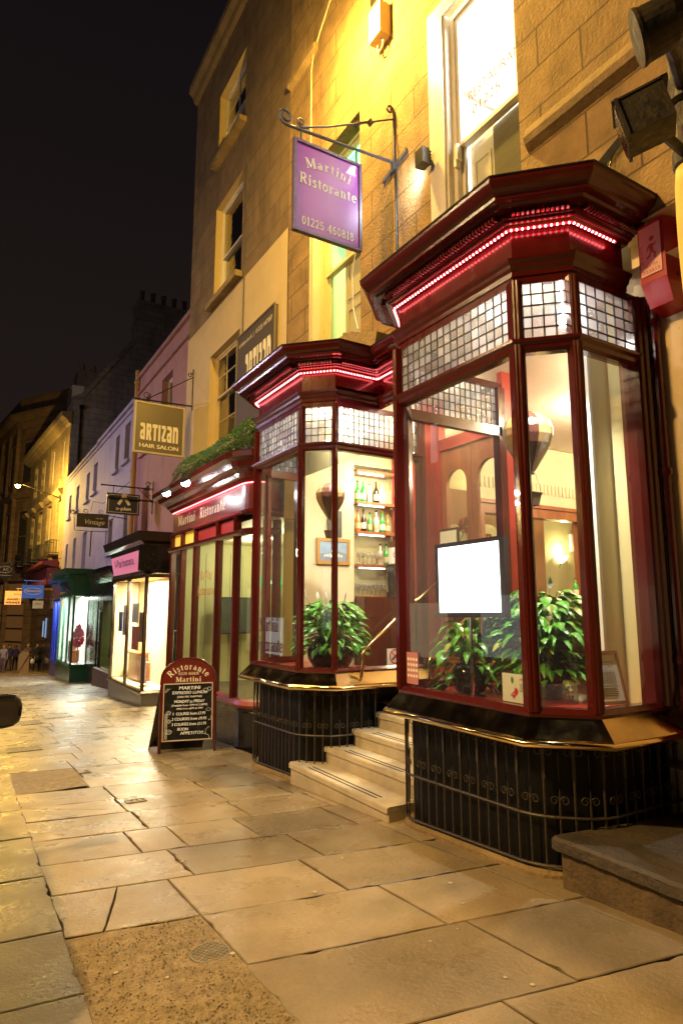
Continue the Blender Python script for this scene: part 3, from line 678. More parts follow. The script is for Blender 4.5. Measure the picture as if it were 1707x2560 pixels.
br.tube([(3.1, y0, 7.16)]+scroll((3.0, y0, 7.21), .06, .018, -math.pi/2, -1.3, ux, uz), .01, 6)
br.tube([(4.33, y0, 7.15), (4.33, y0, 7.92)]+scroll((4.27, y0, 7.95), .06, .02, 0, 1.2, ux, uz), .014, 7)
for q in (.36, .56):                             # diamond collars on the stay, twisted between
    p = V((4.33, y0, 7.84)).lerp(V((3.35, y0, 7.30)), q); br.extr([p+V(a) for a in ((-.05, 0, -.01), (0, 0, -.06), (.05, 0, .01), (0, 0, .06))], (0, .03, 0))
for q in range(8):
    p = V((4.33, y0, 7.84)).lerp(V((3.35, y0, 7.30)), .38+q*.022); br.obox(p, (.8, .3, .5), (-.3, .9, 0), (-.5, 0, .8), .014, .014, .014)
br.obox((4.335, y0, 7.17), (1, 0, 0), (0, .87, -.2), (0, .2, .87), .014, .30, .03)
br.obox((4.32, y0, 7.17), (1, 0, 0), (0, 1, 0), (0, 0, 1), .025, .04, .07)
for xx in (3.0, 3.76): br.tube([(xx, y0, 7.13+.07*(xx-3)), (xx, y0, 6.98)], .012, 6)
br.build('bracket', GIRON, t)
sx0, sx1, sz0, sz1 = 2.90, 3.82, 5.82, 6.97
fr = MB(); 
for a in ((sx0, sz0, sx1, sz0+.035), (sx0, sz1-.035, sx1, sz1), (sx0, sz0+.035, sx0+.035, sz1-.035), (sx1-.035, sz0+.035, sx1, sz1-.035)): fr.box(a[0], y0-.03, a[1], a[2], y0+.03, a[3])
fr.build('frame', mat('sign_frame', (.16,.10,.20), .4, noise=.5, nscale=18), t)
m = MB(); m.box(sx0+.036, y0-.012, sz0+.036, sx1-.036, y0+.012, sz1-.036); m.build('panel', mat('purple_panel', (.34,.04,.40), .4, noise=.1, nscale=2, coat=.2), t)
m = MB(); yl = y0-.016
glyphs(m, 'Martini', (3.36, yl, 6.685), ux, uz, .125, width=.60, arcr=1.0, track=.09)
glyphs(m, 'Ristorante', (3.36, yl, 6.43), ux, uz, .135, width=.78, track=.07)
glyphs(m, '01225 460818', (3.36, yl, 5.92), ux, uz, .105, width=.70, track=.05); m.build('lettering', LETW, t)
lamp('downlight', t, 'SPOT', (3.84, 5.5, 6.2), 7, (.8, .85, 1), .03, (R(80), 0, R(30)), 70, 1) if False else None

y0 = 13.9
t = thing('hanging_sign', 'square bronze hair salon sign hanging from an iron bracket', 'sign', (WX, y0, 6.3))
br = MB(); br.tube([(4.32, y0, 6.25), (3.0, y0, 6.22)], .018, 6); br.tube([(4.32, y0, 6.95), (3.3, y0, 6.25)], .012, 6); br.tube([(4.33, y0, 6.15), (4.33, y0, 7.15)], .016, 6)
br.tube(scroll((3.28, y0, 6.33), .09, .03, -1.5, 1.4, ux, uz), .009, 6); br.tube(scroll((4.26, y0, 7.0), .06, .02, 0, 1.3, ux, uz), .009, 6)
for xx in (3.22, 3.98): br.tube([(xx, y0, 6.24), (xx, y0, 6.14)], .012, 6)
br.build('bracket', IRON, t)
m = MB(); m.box(3.05, y0-.03, 5.02, 4.14, y0+.03, 6.15); m.build('panel', mat('bronze_panel', (.15,.12,.065), .38, metal=.3, noise=.1, nscale=1.5), t)
m = MB()
for a in ((3.03, 5.0, 4.16, 5.04), (3.03, 6.13, 4.16, 6.17), (3.03, 5.04, 3.07, 6.13), (4.12, 5.04, 4.16, 6.13)): m.box(a[0], y0-.045, a[1], a[2], y0+.045, a[3])
m.build('frame', mat('pale_bronze', (.5,.42,.25), .4), t)
m = MB(); glyphs(m, 'aRTIZaN', (3.6, y0-.033, 5.30), ux, uz, .38, G=BG, width=.86, track=.05); text(m, 'HAIR SALON', (3.6, y0-.034, 5.13), ux, uz, .09, width=.86, bold=.05); m.build('lettering', LETW, t)

PX = 5.1
y0 = 20.0
t = thing('hanging_sign', 'dark blue insurance sign with a big letter A on an iron pole', 'sign', (PX, y0, 5.2))
br = MB(); br.tube([(5.08, y0, 5.35), (3.55, y0, 5.35)], .022, 6); br.lathe((3.55, y0, 5.35), [(.0, -.08), (.04, -.03), (.02, 0)], 8, ax=(1, 0, 0)); br.tube([(5.06, y0, 4.55), (5.06, y0, 5.6)], .02, 6)
br.tube(scroll((4.9, y0, 5.5), .09, .03, 0, 1.4, ux, uz), .012, 6); br.tube(scroll((4.9, y0, 5.16), .09, .03, 0, -1.4, ux, uz), .012, 6); br.tube([(5.06, y0, 4.95), (4.6, y0, 5.33)], .012, 6)
br.tube([(3.68, y0-.12, 4.97), (5.06, y0-.12, 4.93)], .03, 6)
for xx in (3.86, 4.5): br.tube([(xx, y0, 5.33), (xx, y0, 5.12)], .012, 6)
br.build('bracket', IRON, t)
m = MB(); m.box(3.68, y0-.04, 4.47, 4.66, y0+.04, 5.12); m.build('panel', mat('navy_panel', (.012,.016,.045), .35), t)
m = MB()
for a in ((3.73, 4.52, 4.61, 4.53), (3.73, 5.06, 4.61, 5.07), (3.73, 4.53, 3.74, 5.06), (4.60, 4.53, 4.61, 5.06)): m.box(a[0], y0-.045, a[1], a[2], y0-.041, a[3])
ribbon(m, [(-.16, 0), (0, .27), (.17, 0)], .09, lambda p: V((4.18+p[0], y0-.0425, 4.77+p[1]))); text(m, 'a-plan', (4.18, y0-.043, 4.60), ux, uz, .11, bold=.05, width=.44)
m.build('lettering', LETW, t)
m = MB(); m.obox((4.16, y0-.16, 5.02), ux, (0, 1, 0), uz, .07, .05, .06); m.lathe((4.16, y0-.21, 4.96), [(.05, 0), (.06, .03), (.04, .08)], 10); m.build('spotlight', CREAMW, t)
y0 = 23.4
t = thing('hanging_sign', 'brown script-lettered clothes shop sign in a wrought iron frame', 'sign', (PX, y0, 5.0))
m = MB(); m.box(3.35, y0-.03, 4.42, 4.40, y0+.03, 4.88); m.build('panel', mat('umber_panel', (.028,.019,.014), .4), t)
br = MB(); br.tube([(3.35, y0, 4.88), (4.42, y0, 4.90)], .02, 6); br.tube(scroll((3.2, y0, 4.93), .08, .03, 0, 1.5, ux, uz), .014, 6)
for cx_, rr_ in ((3.62, .1), (4.12, .1)): br.tube(scroll((cx_, y0, 4.98), rr_, .03, -1.57, 1.2, ux, uz), .011, 6)
br.tube([(3.25, y0, 4.85), (3.3, y0, 4.3), (3.7, y0, 4.28), (4.4, y0, 4.3), (4.5, y0, 4.6), (4.6, y0, 4.9)], .013, 6); br.tube([(3.8, y0, 4.98), (3.85, y0, 5.35), (4.2, y0, 5.3), (5.08, y0, 6.2)], .011, 6)
br.tube([(3.85, y0, 4.3), (3.85, y0, 3.4)], .02, 6); br.tube([(4.4, y0, 4.88), (5.09, y0, 4.8)], .016, 6); br.build('bracket', IRON, t)
m = MB(); text(m, 'Vintage', (3.92, y0-.032, 4.53), ux, uz, .17, width=.68, shear=.25); text(m, 'INSTANT', (4.1, y0-.032, 4.72), ux, uz, .05, width=.25); m.build('lettering', LETW, t)
y0 = 42
t = thing('hanging_sign', 'blue lettings agency sign with a white oval', 'sign', (PX, y0, 3.2))
m = MB(); m.box(3.24, y0-.05, 2.20, 4.42, y0+.05, 2.98); m.tube([(3.3, y0, 3.25), (5.2, y0, 3.2)], .025, 6)
for xx in (3.45, 4.2): m.tube([(xx, y0, 2.97), (xx, y0, 3.25)], .015, 6)
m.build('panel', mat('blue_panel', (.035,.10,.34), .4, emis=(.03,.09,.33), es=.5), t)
m = MB(); ribbon(m, arc(3.83, 2.62, .47, .19, 0, 360, 30), .025, lambda p: V((p[0], y0-.053, p[1]))); text(m, 'HomeLets', (3.83, y0-.055, 2.57), ux, uz, .14, width=.76, shear=.2, bold=.06); text(m, 'of Bath', (4.05, y0-.055, 2.42), ux, uz, .07, width=.28); m.build('lettering', LETW, t)
y0 = 47
t = thing('hanging_sign', 'orange award winner sign of a thai restaurant', 'sign', (3.2, y0, 2.8))
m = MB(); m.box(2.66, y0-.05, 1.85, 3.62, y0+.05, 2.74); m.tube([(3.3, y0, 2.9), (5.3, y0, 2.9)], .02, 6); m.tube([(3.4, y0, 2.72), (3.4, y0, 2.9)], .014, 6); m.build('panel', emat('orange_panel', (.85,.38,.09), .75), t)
m = MB(); text(m, 'asia', (3.38, y0-.055, 2.47), ux, uz, .14, width=.42); text(m, 'AWARD', (3.16, y0-.055, 2.12), ux, uz, .15, width=.74, bold=.07); text(m, 'WINNER', (3.14, y0-.055, 1.91), ux, uz, .15, width=.86, bold=.07); m.build('lettering', INK, t)
y0 = 44
t = thing('hanging_sign', 'small pale grey sign below the blue one', 'sign', (4.6, y0, 2.1))
m = MB(); m.box(4.05, y0-.03, 1.60, 4.66, y0+.03, 2.08); m.tube([(4.2, y0, 2.2), (5.2, y0, 2.2)], .015, 6); m.tube([(4.3, y0, 2.07), (4.3, y0, 2.2)], .015, 6); m.build('panel', mat('pale_grey_panel', (.45,.45,.48), .5), t)
m = MB(); text(m, 'ARIA', (4.36, y0-.033, 1.83), ux, uz, .12, width=.34); m.build('lettering', INK, t)
y0 = 40
t = thing('hanging_sign', 'black sign with a gold oval at the left edge', 'sign', (2.4, y0, 4.0))
m = MB(); m.box(1.75, y0-.04, 3.25, 2.55, y0+.04, 4.15); m.tube([(2.5, y0, 4.2), (5.0, y0, 4.5)], .02, 6); m.build('panel', BLACK, t)
m = MB(); ribbon(m, arc(2.15, 3.75, .33, .18, 0, 360, 28), .025, lambda p: V((p[0], y0-.043, p[1]))); text(m, 'AC', (2.2, y0-.045, 3.69), ux, uz, .14); m.box(1.9, y0-.045, 3.42, 2.45, y0-.041, 3.45); m.build('lettering', mat('gold', (.7,.5,.2), .4), t)
# ============================================================ RESTAURANT SHOPFRONT
FULL = [(4.40,2.89),(3.76,2.89),(3.46,3.19),(3.46,4.65),(3.76,4.95),(4.40,4.95),(4.40,6.38),(3.76,6.38),(3.46,6.68),(3.46,8.0),(3.76,8.3),(4.36,8.3)]
BAY1 = [(4.62,2.89),(3.76,2.89),(3.46,3.19),(3.46,4.65),(3.76,4.95),(5.05,4.95)]
BAY2 = [(5.05,6.38),(3.76,6.38),(3.46,6.68),(3.46,8.0),(3.76,8.3),(4.34,8.3)]
SF = thing('restaurant_shopfront', 'oxblood red shopfront with two canted bays and leaded toplights round a doorway', 'shopfront', (4.35, 5.6, 0))
m = MB()                                        # cornice, with fine mouldings
m.sweep(FULL, [(0, 4.49), (.050, 4.49), (.07, 4.512), (.095, 4.518), (.10, 4.53), (.125, 4.534), (.125, 4.575), (.20, 4.583), (.215, 4.60), (.27, 4.604), (.275, 4.628), (.30, 4.64), (.325, 4.66), (.345, 4.685), (.355, 4.70), (.36, 4.722), (.34, 4.73), (0, 4.79)])
cornice_mb = m
m = MB(); m.sweep(FULL, [(.0, 4.795), (.355, 4.735), (.365, 4.742), (0, 4.805)]); m.build('lead_roof', LEADF, SF)
m = cornice_mb
for a, b in zip(FULL[:-1], FULL[1:]):           # dentils
    a, b = V(a), V(b); d = (b-a); L_ = d.length; d.normalize(); n = V((-d.y, d.x)); k = int(L_/.036); 
    for i in range(k+1):
        p = a+d*(L_*(i+.5)/(k+1))+n*.155; m.obox((p.x, p.y, 4.557), (d.x, d.y, 0), (n.x, n.y, 0), (0, 0, 1), .011, .024, .018)
m.build('cornice', RED, SF)
m = MB(); m.sweep(FULL, [(-.04, 4.20), (.0, 4.20), (.0, 4.50), (-.04, 4.50)]); m.build('frieze', RED, SF)
m = MB(); m.sweep(FULL, [(-.04, 4.11), (.02, 4.11), (.022, 4.15), (.045, 4.17), (.05, 4.195), (.075, 4.215), (.08, 4.235), (.05, 4.25), (.0, 4.262), (-.04, 4.262)]); m.build('header_moulding', RED, SF)
CH = FULL
for P_ in (BAY1, BAY2):
    m = MB(); m.sweep(P_, [(-.05, 3.49), (.02, 3.49), (.045, 3.51), (.05, 3.54), (.075, 3.56), (.075, 3.585), (.04, 3.60), (-.05, 3.60)]); m.build('transom_rail', RED, SF)
    m = MB(); m.sweep(P_, [(-.05, .86), (.045, .86), (.055, .89), (.03, .925), (-.05, .925)]); m.build('bottom_rail', RED, SF)
    m = MB(); m.sweep(P_, [(-.04, 4.045), (.008, 4.045), (.008, 4.11), (-.04, 4.11)]); m.build('head_rail', RED, SF)
    m = MB(); m.sweep(P_, [(-.06, .80), (.03, .868), (.05, .866), (.165, .745), (.175, .725), (.17, .70), (.0, .69), (-.06, .69)], tone=.5); ap = m.build('brass_apron', BRASS, SF)
    m = MB(); 
    Q = []
    for i, p in enumerate(P_): Q.append(p)
    m.sweep(P_, [(.16+.026*math.cos(R(a)), .712+.026*math.sin(R(a))) for a in range(0, 360, 40)]); m.build('brass_bead', BRASSR, ap, smooth=True)
    m = MB(); m.prism([(p[0]+(.02 if p[0] < 3.9 else 0), p[1]) for p in P_], .80, .845); m.build('window_board', REDB, SF)
    m = MB(); m.prism([(p[0]+(.02 if p[0] < 3.9 else 0), p[1]) for p in P_], 4.26, 4.30); m.build('bay_ceiling', CRM, SF)
def post(x, y, d, r=.045, z0=.9, z1=4.06, nm='post'):
    m = MB(); d = V(d).normalized(); n = V((-d.y, d.x)); o = V((x, y))
    m.obox((x, y, (z0+z1)/2), (d.x, d.y, 0), (n.x, n.y, 0), (0, 0, 1), r, r, (z1-z0)/2)
    for s_ in (-1, 1):
        q = o+n*(r)*.9+d*s_*r*.55; m.tube([(q.x, q.y, z0), (q.x, q.y, z1)], r*.38, 8)
    q = o+n*r*1.08; m.tube([(q.x, q.y, z0), (q.x, q.y, z1)], r*.42, 8)
    return m.build(nm, RED, SF)
post(3.465, 3.185, (-.92, .38), .046); post(3.755, 2.893, (-.38+-.6, .38), .040); post(3.465, 4.66, (.38, .92), .048); post(3.76, 4.95, (.92, .38), .035)
post(3.465, 6.69, (-.92, .38), .044); post(3.755, 6.383, (-1, .38), .034); post(3.465, 7.99, (.38, .92), .046); post(3.76, 8.3, (.92, .38), .035)
post(4.51, 2.92, (-1, 0), .085); post(4.27, 8.29, (1, 0), .06); post(5.05, 4.95, (1, 0), .05); post(5.05, 6.38, (-1, 0), .05)
m = MB(); m.tube([(4.56, 2.76, 4.6), (4.56, 2.76, 1.05), (4.50, 2.70, .8), (4.52, 2.60, .45), (4.56, 2.56, -.2)], .036, 10)
for zz in (1.2, 2.6, 3.8): m.lathe((4.56, 2.76, zz), [(.045, 0), (.05, .03), (.045, .06)], 10)
m.build('downpipe', RED, SF)
def lights(P_, cols, seed):
    r_ = random.Random(seed)
    for i, (a, b) in enumerate(zip(P_[:-1], P_[1:])):
        a, b = V(a), V(b); d = b-a; L_ = d.length; d.normalize(); n = V((-d.y, d.x)); e = .04
        A = a+d*e; B_ = b-d*e
        g_ = MB(); g_.quad((A.x, A.y, .92), (B_.x, B_.y, .92), (B_.x, B_.y, 3.5), (A.x, A.y, 3.5)); g_.build('pane', GLASS, SF)
        lg = MB(); k = cols[i]; z0, z1, rows = 3.60, 4.05, 5; LL = L_-2*e
        for c in range(k):
            for r in range(rows):
                u0, u1 = LL*c/k, LL*(c+1)/k; w0, w1 = z0+(z1-z0)*r/rows, z0+(z1-z0)*(r+1)/rows
                t1, t2 = r_.uniform(-.0012, .0012), r_.uniform(-.0012, .0012)
                pts = []
                for (uu, ww, s1, s2) in ((u0, w0, -1, -1), (u1, w0, 1, -1), (u1, w1, 1, 1), (u0, w1, -1, 1)):
                    q = A+d*uu+n*(t1*s1+t2*s2); pts.append((q.x, q.y, ww))
                lg.quad(*pts, tone=r_.random()**1.4)
        L2 = lg.build('leaded_light', LEADG, SF)
        m = MB()
        for c in range(k+1):
            q = A+d*LL*c/k; m.obox((q.x, q.y, (z0+z1)/2), (d.x, d.y, 0), (n.x, n.y, 0), (0, 0, 1), .0052, .006, (z1-z0)/2)
        for r in range(rows+1):
            q = (A+B_)/2; m.obox((q.x, q.y, z0+(z1-z0)*r/rows), (d.x, d.y, 0), (n.x, n.y, 0), (0, 0, 1), LL/2, .0055, .0048)
        m.build('leading', LEAD, L2)
lights(BAY1, [7, 4, 16, 4, 16], 1); lights(BAY2, [16, 4, 15, 4, 7], 2)
# stall risers
def rounded(P_, r=.12, off=0):
    out = []; P_ = [V(p) for p in P_]
    for i, p in enumerate(P_):
        if 0 < i < len(P_)-1:
            a = (P_[i-1]-p).normalized(); b = (P_[i+1]-p).normalized()
            for k in range(7):
                t = k/6; q0 = p+a*r; q1 = p+b*r; out.append(tuple(q0.lerp(p, t).lerp(p.lerp(q1, t), t)))
        else: out.append(tuple(p))
    return out
for P_ in (BAY1, BAY2):
    m = MB(); m.sweep(rounded(P_), [(-.09, -1.2), (-.06, -1.2), (-.06, .70), (-.09, .70)]); m.build('stall_riser', RISER, SF)
    m = MB(); m.sweep(rounded(P_), [(-.09, -.1), (.03, -.1), (.03, .035), (.0, .06), (-.09, .06)], zf=lambda x, y: gz(y)-.01); m.build('stone_kerb', STONE2, SF)
    m = MB(); R_ = rounded(P_)                 # run-stained vertical boards on the black panel
    for i in range(0, 42):
        pass
# recess: door, jambs, ceiling, floor
m = MB()
m.box(5.30, 4.97, .5, 5.42, 5.12, 4.4); m.box(5.30, 6.30, .5, 5.42, 6.36, 4.4); m.box(5.30, 5.12, 3.65, 5.42, 6.30, 3.80)
m.box(5.06, 4.90, .5, 5.42, 4.97, 4.4); m.box(5.06, 6.36, .5, 5.42, 6.42, 4.4)
m.build('door_frame', REDB, SF)
m = MB(); m.box(4.42, 4.96, 4.30, 5.4, 6.37, 4.34); m.build('porch_ceiling', CRM, SF)
d = MB()
for (a, b) in ((5.12, 5.73), (5.74, 6.30)):
    d.box(5.34, a, .56, 5.39, a+.09, 3.64); d.box(5.34, b-.09, .56, 5.39, b, 3.64); d.box(5.34, a+.09, .56, 5.39, b-.09, 1.0); c_ = (a+b)/2; r_ = (b-a)/2-.09; d.extr([(5.34, a+.09, 3.18)]+[(5.34, c_+q[0], 3.18+q[1]) for q in arc(0, 0, r_, r_, 180, 0, 12)]+[(5.34, b-.09, 3.18), (5.34, b-.09, 3.64), (5.34, a+.09, 3.64)], (.05, 0, 0))
dd = d.build('door', OAK, SF)
m = MB()
for (a, b) in ((5.12, 5.73), (5.74, 6.30)): m.quad((5.365, a+.09, 1.0), (5.365, b-.09, 1.0), (5.365, b-.09, 3.5), (5.365, a+.09, 3.5))
m.quad((5.36, 5.12, 3.8), (5.36, 6.3, 3.8), (5.36, 6.3, 4.3), (5.36, 5.12, 4.3)); m.build('pane', GLASS, dd)
m = MB(); m.tube([(5.33, 5.62, 1.5), (5.28, 5.62, 1.52), (5.28, 5.62, 1.88), (5.33, 5.62, 1.9)], .012, 6); m.build('handle', BRASSR, dd)
m = MB(); glyphs(m, 'Ristorante', (5.35, 5.9, 3.93), (0, -1, 0), uz, .15, width=.75); m.build('lettering', mat('gold_leaf', (.5,.35,.12), .4, metal=.5), SF)

# painted lettering on the bay glass
m = MB(); ox = 3.452
glyphs(m, 'Martini', (ox, 7.55, 1.31), (0, -1, 0), uz, .17, width=.55); m.build('window_lettering', mat('brown_lettering', (.05,.012,.008), .5), SF); m = MB(); glyphs(m, 'Ristorante', (ox, 7.55, 1.06), (0, -1, 0), uz, .17, width=.85)
m.build('window_lettering', mat('brown_lettering', (.05,.012,.008), .5), SF)
# LED rope under the cornice
led = MB(); glow = emat('led_rope_glow', (1, .004, .008), 16); core = emat('led_bead', (1, .30, .32), 11)
path = [V((4.25, 2.89))]+[V((p[0], p[1])) for p in FULL[1:]]
off = []
for i, p in enumerate(path):
    d0 = (p-path[i-1]).normalized() if i else (path[1]-p).normalized(); d1 = (path[i+1]-p).normalized() if i < len(path)-1 else d0
    n0 = V((-d0.y, d0.x)); n1 = V((-d1.y, d1.x)); mm = (n0+n1).normalized(); off.append(p+mm*.05/max(.3, mm.dot(n0)))
led.tube([(p.x, p.y, 4.478) for p in off], .006, 6)
for a, b in zip(off[:-1], off[1:]):
    k = max(1, int((b-a).length/.04))
    for i in range(k):
        p = a.lerp(b, (i+.5)/k); led.lathe((p.x, p.y, 4.467), [(.003, 0), (.0095, .006), (.0095, .014), (.003, .02)], 6, 1)
led.build('led_rope_light', [glow, core], label='string of small red and white lights running under the oxblood cornice', cat='rope light', loc=(3.46, 4, 4.48))

# ------------------------------------------------ iron railings in front of the stall risers
def railing(P_, lab, sp_, zmid, zmidslope, yref, ytop=.69):
    t = thing('iron_railing', lab, 'railing', (P_[1][0], P_[1][1], gz(P_[1][1])), 'scrolled iron railings below the bay windows')
    line = [V(p) for p in rounded(P_, .16)]
    n_ = len(line); off = []
    for i, p in enumerate(line):
        d0 = (p-line[i-1]).normalized() if i else (line[1]-p).normalized(); d1 = (line[i+1]-p).normalized() if i < n_-1 else d0
        nn = (V((-d0.y, d0.x))+V((-d1.y, d1.x))).normalized(); off.append(p+nn*.018)
    S_ = [0]
    for a, b in zip(off[:-1], off[1:]): S_.append(S_[-1]+(b-a).length)
    def at(s):
        for i in range(n_-1):
            if s <= S_[i+1] or i == n_-2:
                f = (s-S_[i])/(S_[i+1]-S_[i]); dd = (off[i+1]-off[i]).normalized(); return off[i].lerp(off[i+1], f), dd
    zb = lambda y: gz(y)+.075
    zm = lambda y: zmid+zmidslope*(y-yref)
    k = int(S_[-1]/.03)
    m = MB(); pts = [at(S_[-1]*i/k)[0] for i in range(k+1)]
    m.tube([(p.x, p.y, zb(p.y)) for p in pts], .011, 6); m.tube([(p.x, p.y, zm(p.y)) for p in pts], .011, 6); m.tube([(p.x, p.y, ytop-.01) for p in pts], .009, 6); m.build('rail', RIRON, t)
    i = 0; s = .05; bars = 0
    while s < S_[-1]-.03:
        p, d = at(s); u = V((d.x, d.y, 0)); z_ = V((0, 0, 1)); b_ = MB()
        if i % 2 == 0:
            b_.tube([(p.x, p.y, zb(p.y)), (p.x, p.y, ytop-.02)], .0085, 6); b_.obox((p.x, p.y, ytop-.12), u, (-d.y, d.x, 0), z_, .011, .009, .11)
            for sg in (-1, 1):
                c = V((p.x, p.y, ytop-.055))+u*sg*.032
                b_.tube([V((p.x, p.y, ytop-.13))+u*sg*.008]+scroll(c, .034, .012, R(200) if sg > 0 else R(-20), -1.25*sg, u, z_, 14), .0042, 5)
            b_.build('baluster', RIRON, t)
        else:
            y_ = zm(p.y)
            b_.tube([(p.x, p.y, zb(p.y)), (p.x, p.y, y_+.06), (p.x+.002, p.y, y_+.18)], .007, 6, rr=[.007, .008, .002])
            for sg in (-1, 1):
                c = V((p.x, p.y, y_+.105))+u*sg*.034
                b_.tube([V((p.x, p.y, y_+.03))]+scroll(c, .032, .011, R(180) if sg > 0 else 0, -1.2*sg, u, z_, 14), .0042, 5)
            b_.tube([V((p.x, p.y, ytop-.06)), V((p.x, p.y, ytop-.13)), V((p.x, p.y, ytop-.24))], .005, 5, rr=[.006, .004, .0015])
            b_.build('spear_bar', RIRON, t)
        s += sp_; i += 1
railing(BAY1[:-1], 'scrolled iron railing under the nearer bay, right of the steps', .098, .185, -.02, 4.8)
railing([(4.35, 6.38)]+BAY2[1:], 'scrolled iron railing under the farther bay, left of the steps', .096, .17, -.02, 6.7)

# ------------------------------------------------ steps, handrail
ST = thing('entrance_steps', 'worn pale stone steps rising between the two bays with dark grip strips', 'steps', (3.6, 5.8, -.3))
for i, (x0, z1_, yl, yr) in enumerate([(3.36, -.125, 6.76, 4.80), (3.70, .05, 6.55, 4.86), (4.00, .225, 6.44, 4.90), (4.30, .395, 6.40, 4.90), (4.62, .56, 6.40, 4.90)]):
    x1 = [3.78, 4.08, 4.38, 4.70, 5.6][i]; s_ = MB(); z0_ = z1_-.30 if i < 4 else z1_-.3
    if i == 0: z0_ = -.6
    poly = [(x0+.02, yr), (x1, yr), (x1, yl-.02), (x0+.06, yl-.02), (x0+.02, yl-.05)]
    s_.prism(poly, z0_, z1_-.055, 0, .4)
    p2 = [(x0, yr-.0), (x1, yr), (x1, yl), (x0+.03, yl), (x0, yl-.04)]; s_.prism(p2, z1_-.054, z1_-.008, 0, .75)
    p3 = [(x0+.008, yr), (x1, yr), (x1, yl-.008), (x0+.034, yl-.008), (x0+.008, yl-.044)]; s_.prism(p3, z1_-.0085, z1_, 0, .85)
    so = s_.build('step', STEP, ST)
    if i < 4:
        q = MB()
        for k in range(2): q.box(x0+.075+.055*k, yr+.28, z1_, x0+.09+.055*k, yl-.35, z1_+.003)
        q.build('grip_strip', INK, so)
m = MB()
hp = [(3.80, 6.27, .70), (3.92, 6.26, .705), (4.00, 6.26, .745), (4.045, 6.26, .83), (4.06, 6.26, .95), (4.06, 6.26, 1.05), (4.09, 6.26, 1.12), (4.15, 6.26, 1.18), (4.36, 6.26, 1.33), (4.66, 6.26, 1.56), (5.2, 6.26, 1.95)]
m.tube(hp, .020, 10)
m.build('brass_handrail', BRASSR, smooth=True, label='bent brass handrail rising beside the steps from the farther bay', cat='handrail', loc=(3.9, 6.26, .7))
m = MB(); hp2 = [(x, 5.05, z) for x, y, z in hp]; m.tube(hp2, .020, 10)
m.build('brass_handrail', BRASSR, smooth=True, label='brass handrail glimpsed through the nearer bay on the near side of the steps', cat='handrail', loc=(3.9, 5.05, .7))
# plinth with neighbour's steps on the right
PL = thing('stone_platform', 'dark weathered stone doorstep platform at the lower right corner', 'stone platform', (3.8, 2, -.1))
def rough_block(poly, z0, z1, name, mt, seed, amp=.008):
    rs = random.Random(seed); m = MB(); pts = []
    for a, b in zip(poly, poly[1:]+poly[:1]):
        k = max(1, int((V(b)-V(a)).length/.06))
        for i in range(k): p = V(a).lerp(V(b), i/k); pts.append((p.x+rs.uniform(-amp, amp), p.y+rs.uniform(-amp, amp)))
    n = len(pts); m.add([(x, y, z0) for x, y in pts]+[(x, y, z1-.02+rs.uniform(-.004, .004)) for x, y in pts], [(i, (i+1) % n, n+(i+1) % n, n+i) for i in range(n)])
    c = V((sum(p[0] for p in pts)/n, sum(p[1] for p in pts)/n))
    top = [V(p)+(c-V(p)).normalized()*.02 for p in pts]
    m.add([(x, y, z1-.02) for x, y in pts]+[(p.x, p.y, z1) for p in top], [(i, (i+1) % n, n+(i+1) % n, n+i) for i in range(n)]+[tuple(range(n, 2*n))])
    return m.build(name, mt, PL)
rough_block([(3.43, -2), (3.43, 2.97), (4.64, 2.80), (4.64, -2)], -.5, .075, 'riser', PLIN, 3)
PT = mat('platform_top_stone', (.09,.07,.048), .6, noise=.5, nscale=3, bump=.9, bscale=22, damp=.7, bdist=.02, pits=.4, grain=.4)
rough_block([(3.38, 1.62), (3.39, 3.02), (4.62, 2.84), (4.62, 1.62)], .075, .155, 'top_slab', PT, 4)
rough_block([(3.38, -.4), (3.38, 1.605), (4.62, 1.605), (4.62, -.4)], .075, .152, 'top_slab', PT, 5)

# ============================================================ CURVED SHOPFRONT (third restaurant window)
F3 = thing('curved_shopfront', 'oxblood curved-corner shopfront with gilt fascia beyond the bays', 'shopfront', (4.35, 11.3, 0))
crv = [(4.34, 9.12), (4.12, 9.12)]+[(4.12-.26*math.sin(R(a)), 9.52-.40*math.cos(R(a))) for a in range(15, 91, 15)]
P3 = crv+[(3.86, 13.35), (4.34, 13.35)]
m = MB(); m.sweep(P3, [(0, 3.62), (.05, 3.62), (.09, 3.68), (.12, 3.70), (.14, 3.76), (.22, 3.80), (.26, 3.83), (.30, 3.92), (.38, 3.96), (.40, 4.04), (.38, 4.06), (0, 4.12)]); m.build('cornice', RED, F3)
m = MB(); m.sweep(P3, [(-.04, 3.17), (.01, 3.17), (.01, 3.62), (-.04, 3.62)]); m.build('fascia', mat('fascia_red', (.14,.008,.008), .3, noise=.15, nscale=3, coat=.5), F3)
m = MB(); m.sweep(P3, [(-.04, 3.10), (.05, 3.10), (.06, 3.13), (.03, 3.18), (-.04, 3.18)]); m.sweep(P3, [(-.04, 2.76), (.05, 2.76), (.09, 2.80), (.10, 2.84), (.05, 2.87), (-.04, 2.87)]); m.build('transom_rail', RED, F3)
m = MB(); m.sweep(P3, [(-.05, .10), (.06, .10), (.08, .14), (.05, .2), (-.05, .22)]); m.build('bottom_rail', mat('worn_red_rail', (.33,.05,.04), .35, noise=.4, nscale=8), F3)
m = MB(); m.sweep(P3, [(-.05, -1.2), (.035, -1.2), (.035, .02), (.06, .06), (.06, .10), (-.05, .10)]); m.build('stall_riser', BLACK, F3)
m = MB(); m.sweep(P3, [(-.02, .2), (-.015, .2), (-.015, 2.78), (-.02, 2.78)]); 
m = MB()
for a, b in zip(P3[:-1], P3[1:]): m.quad((a[0], a[1], .21), (b[0], b[1], .21), (b[0], b[1], 2.77), (a[0], a[1], 2.77))
m.build('pane', GLASS, F3)
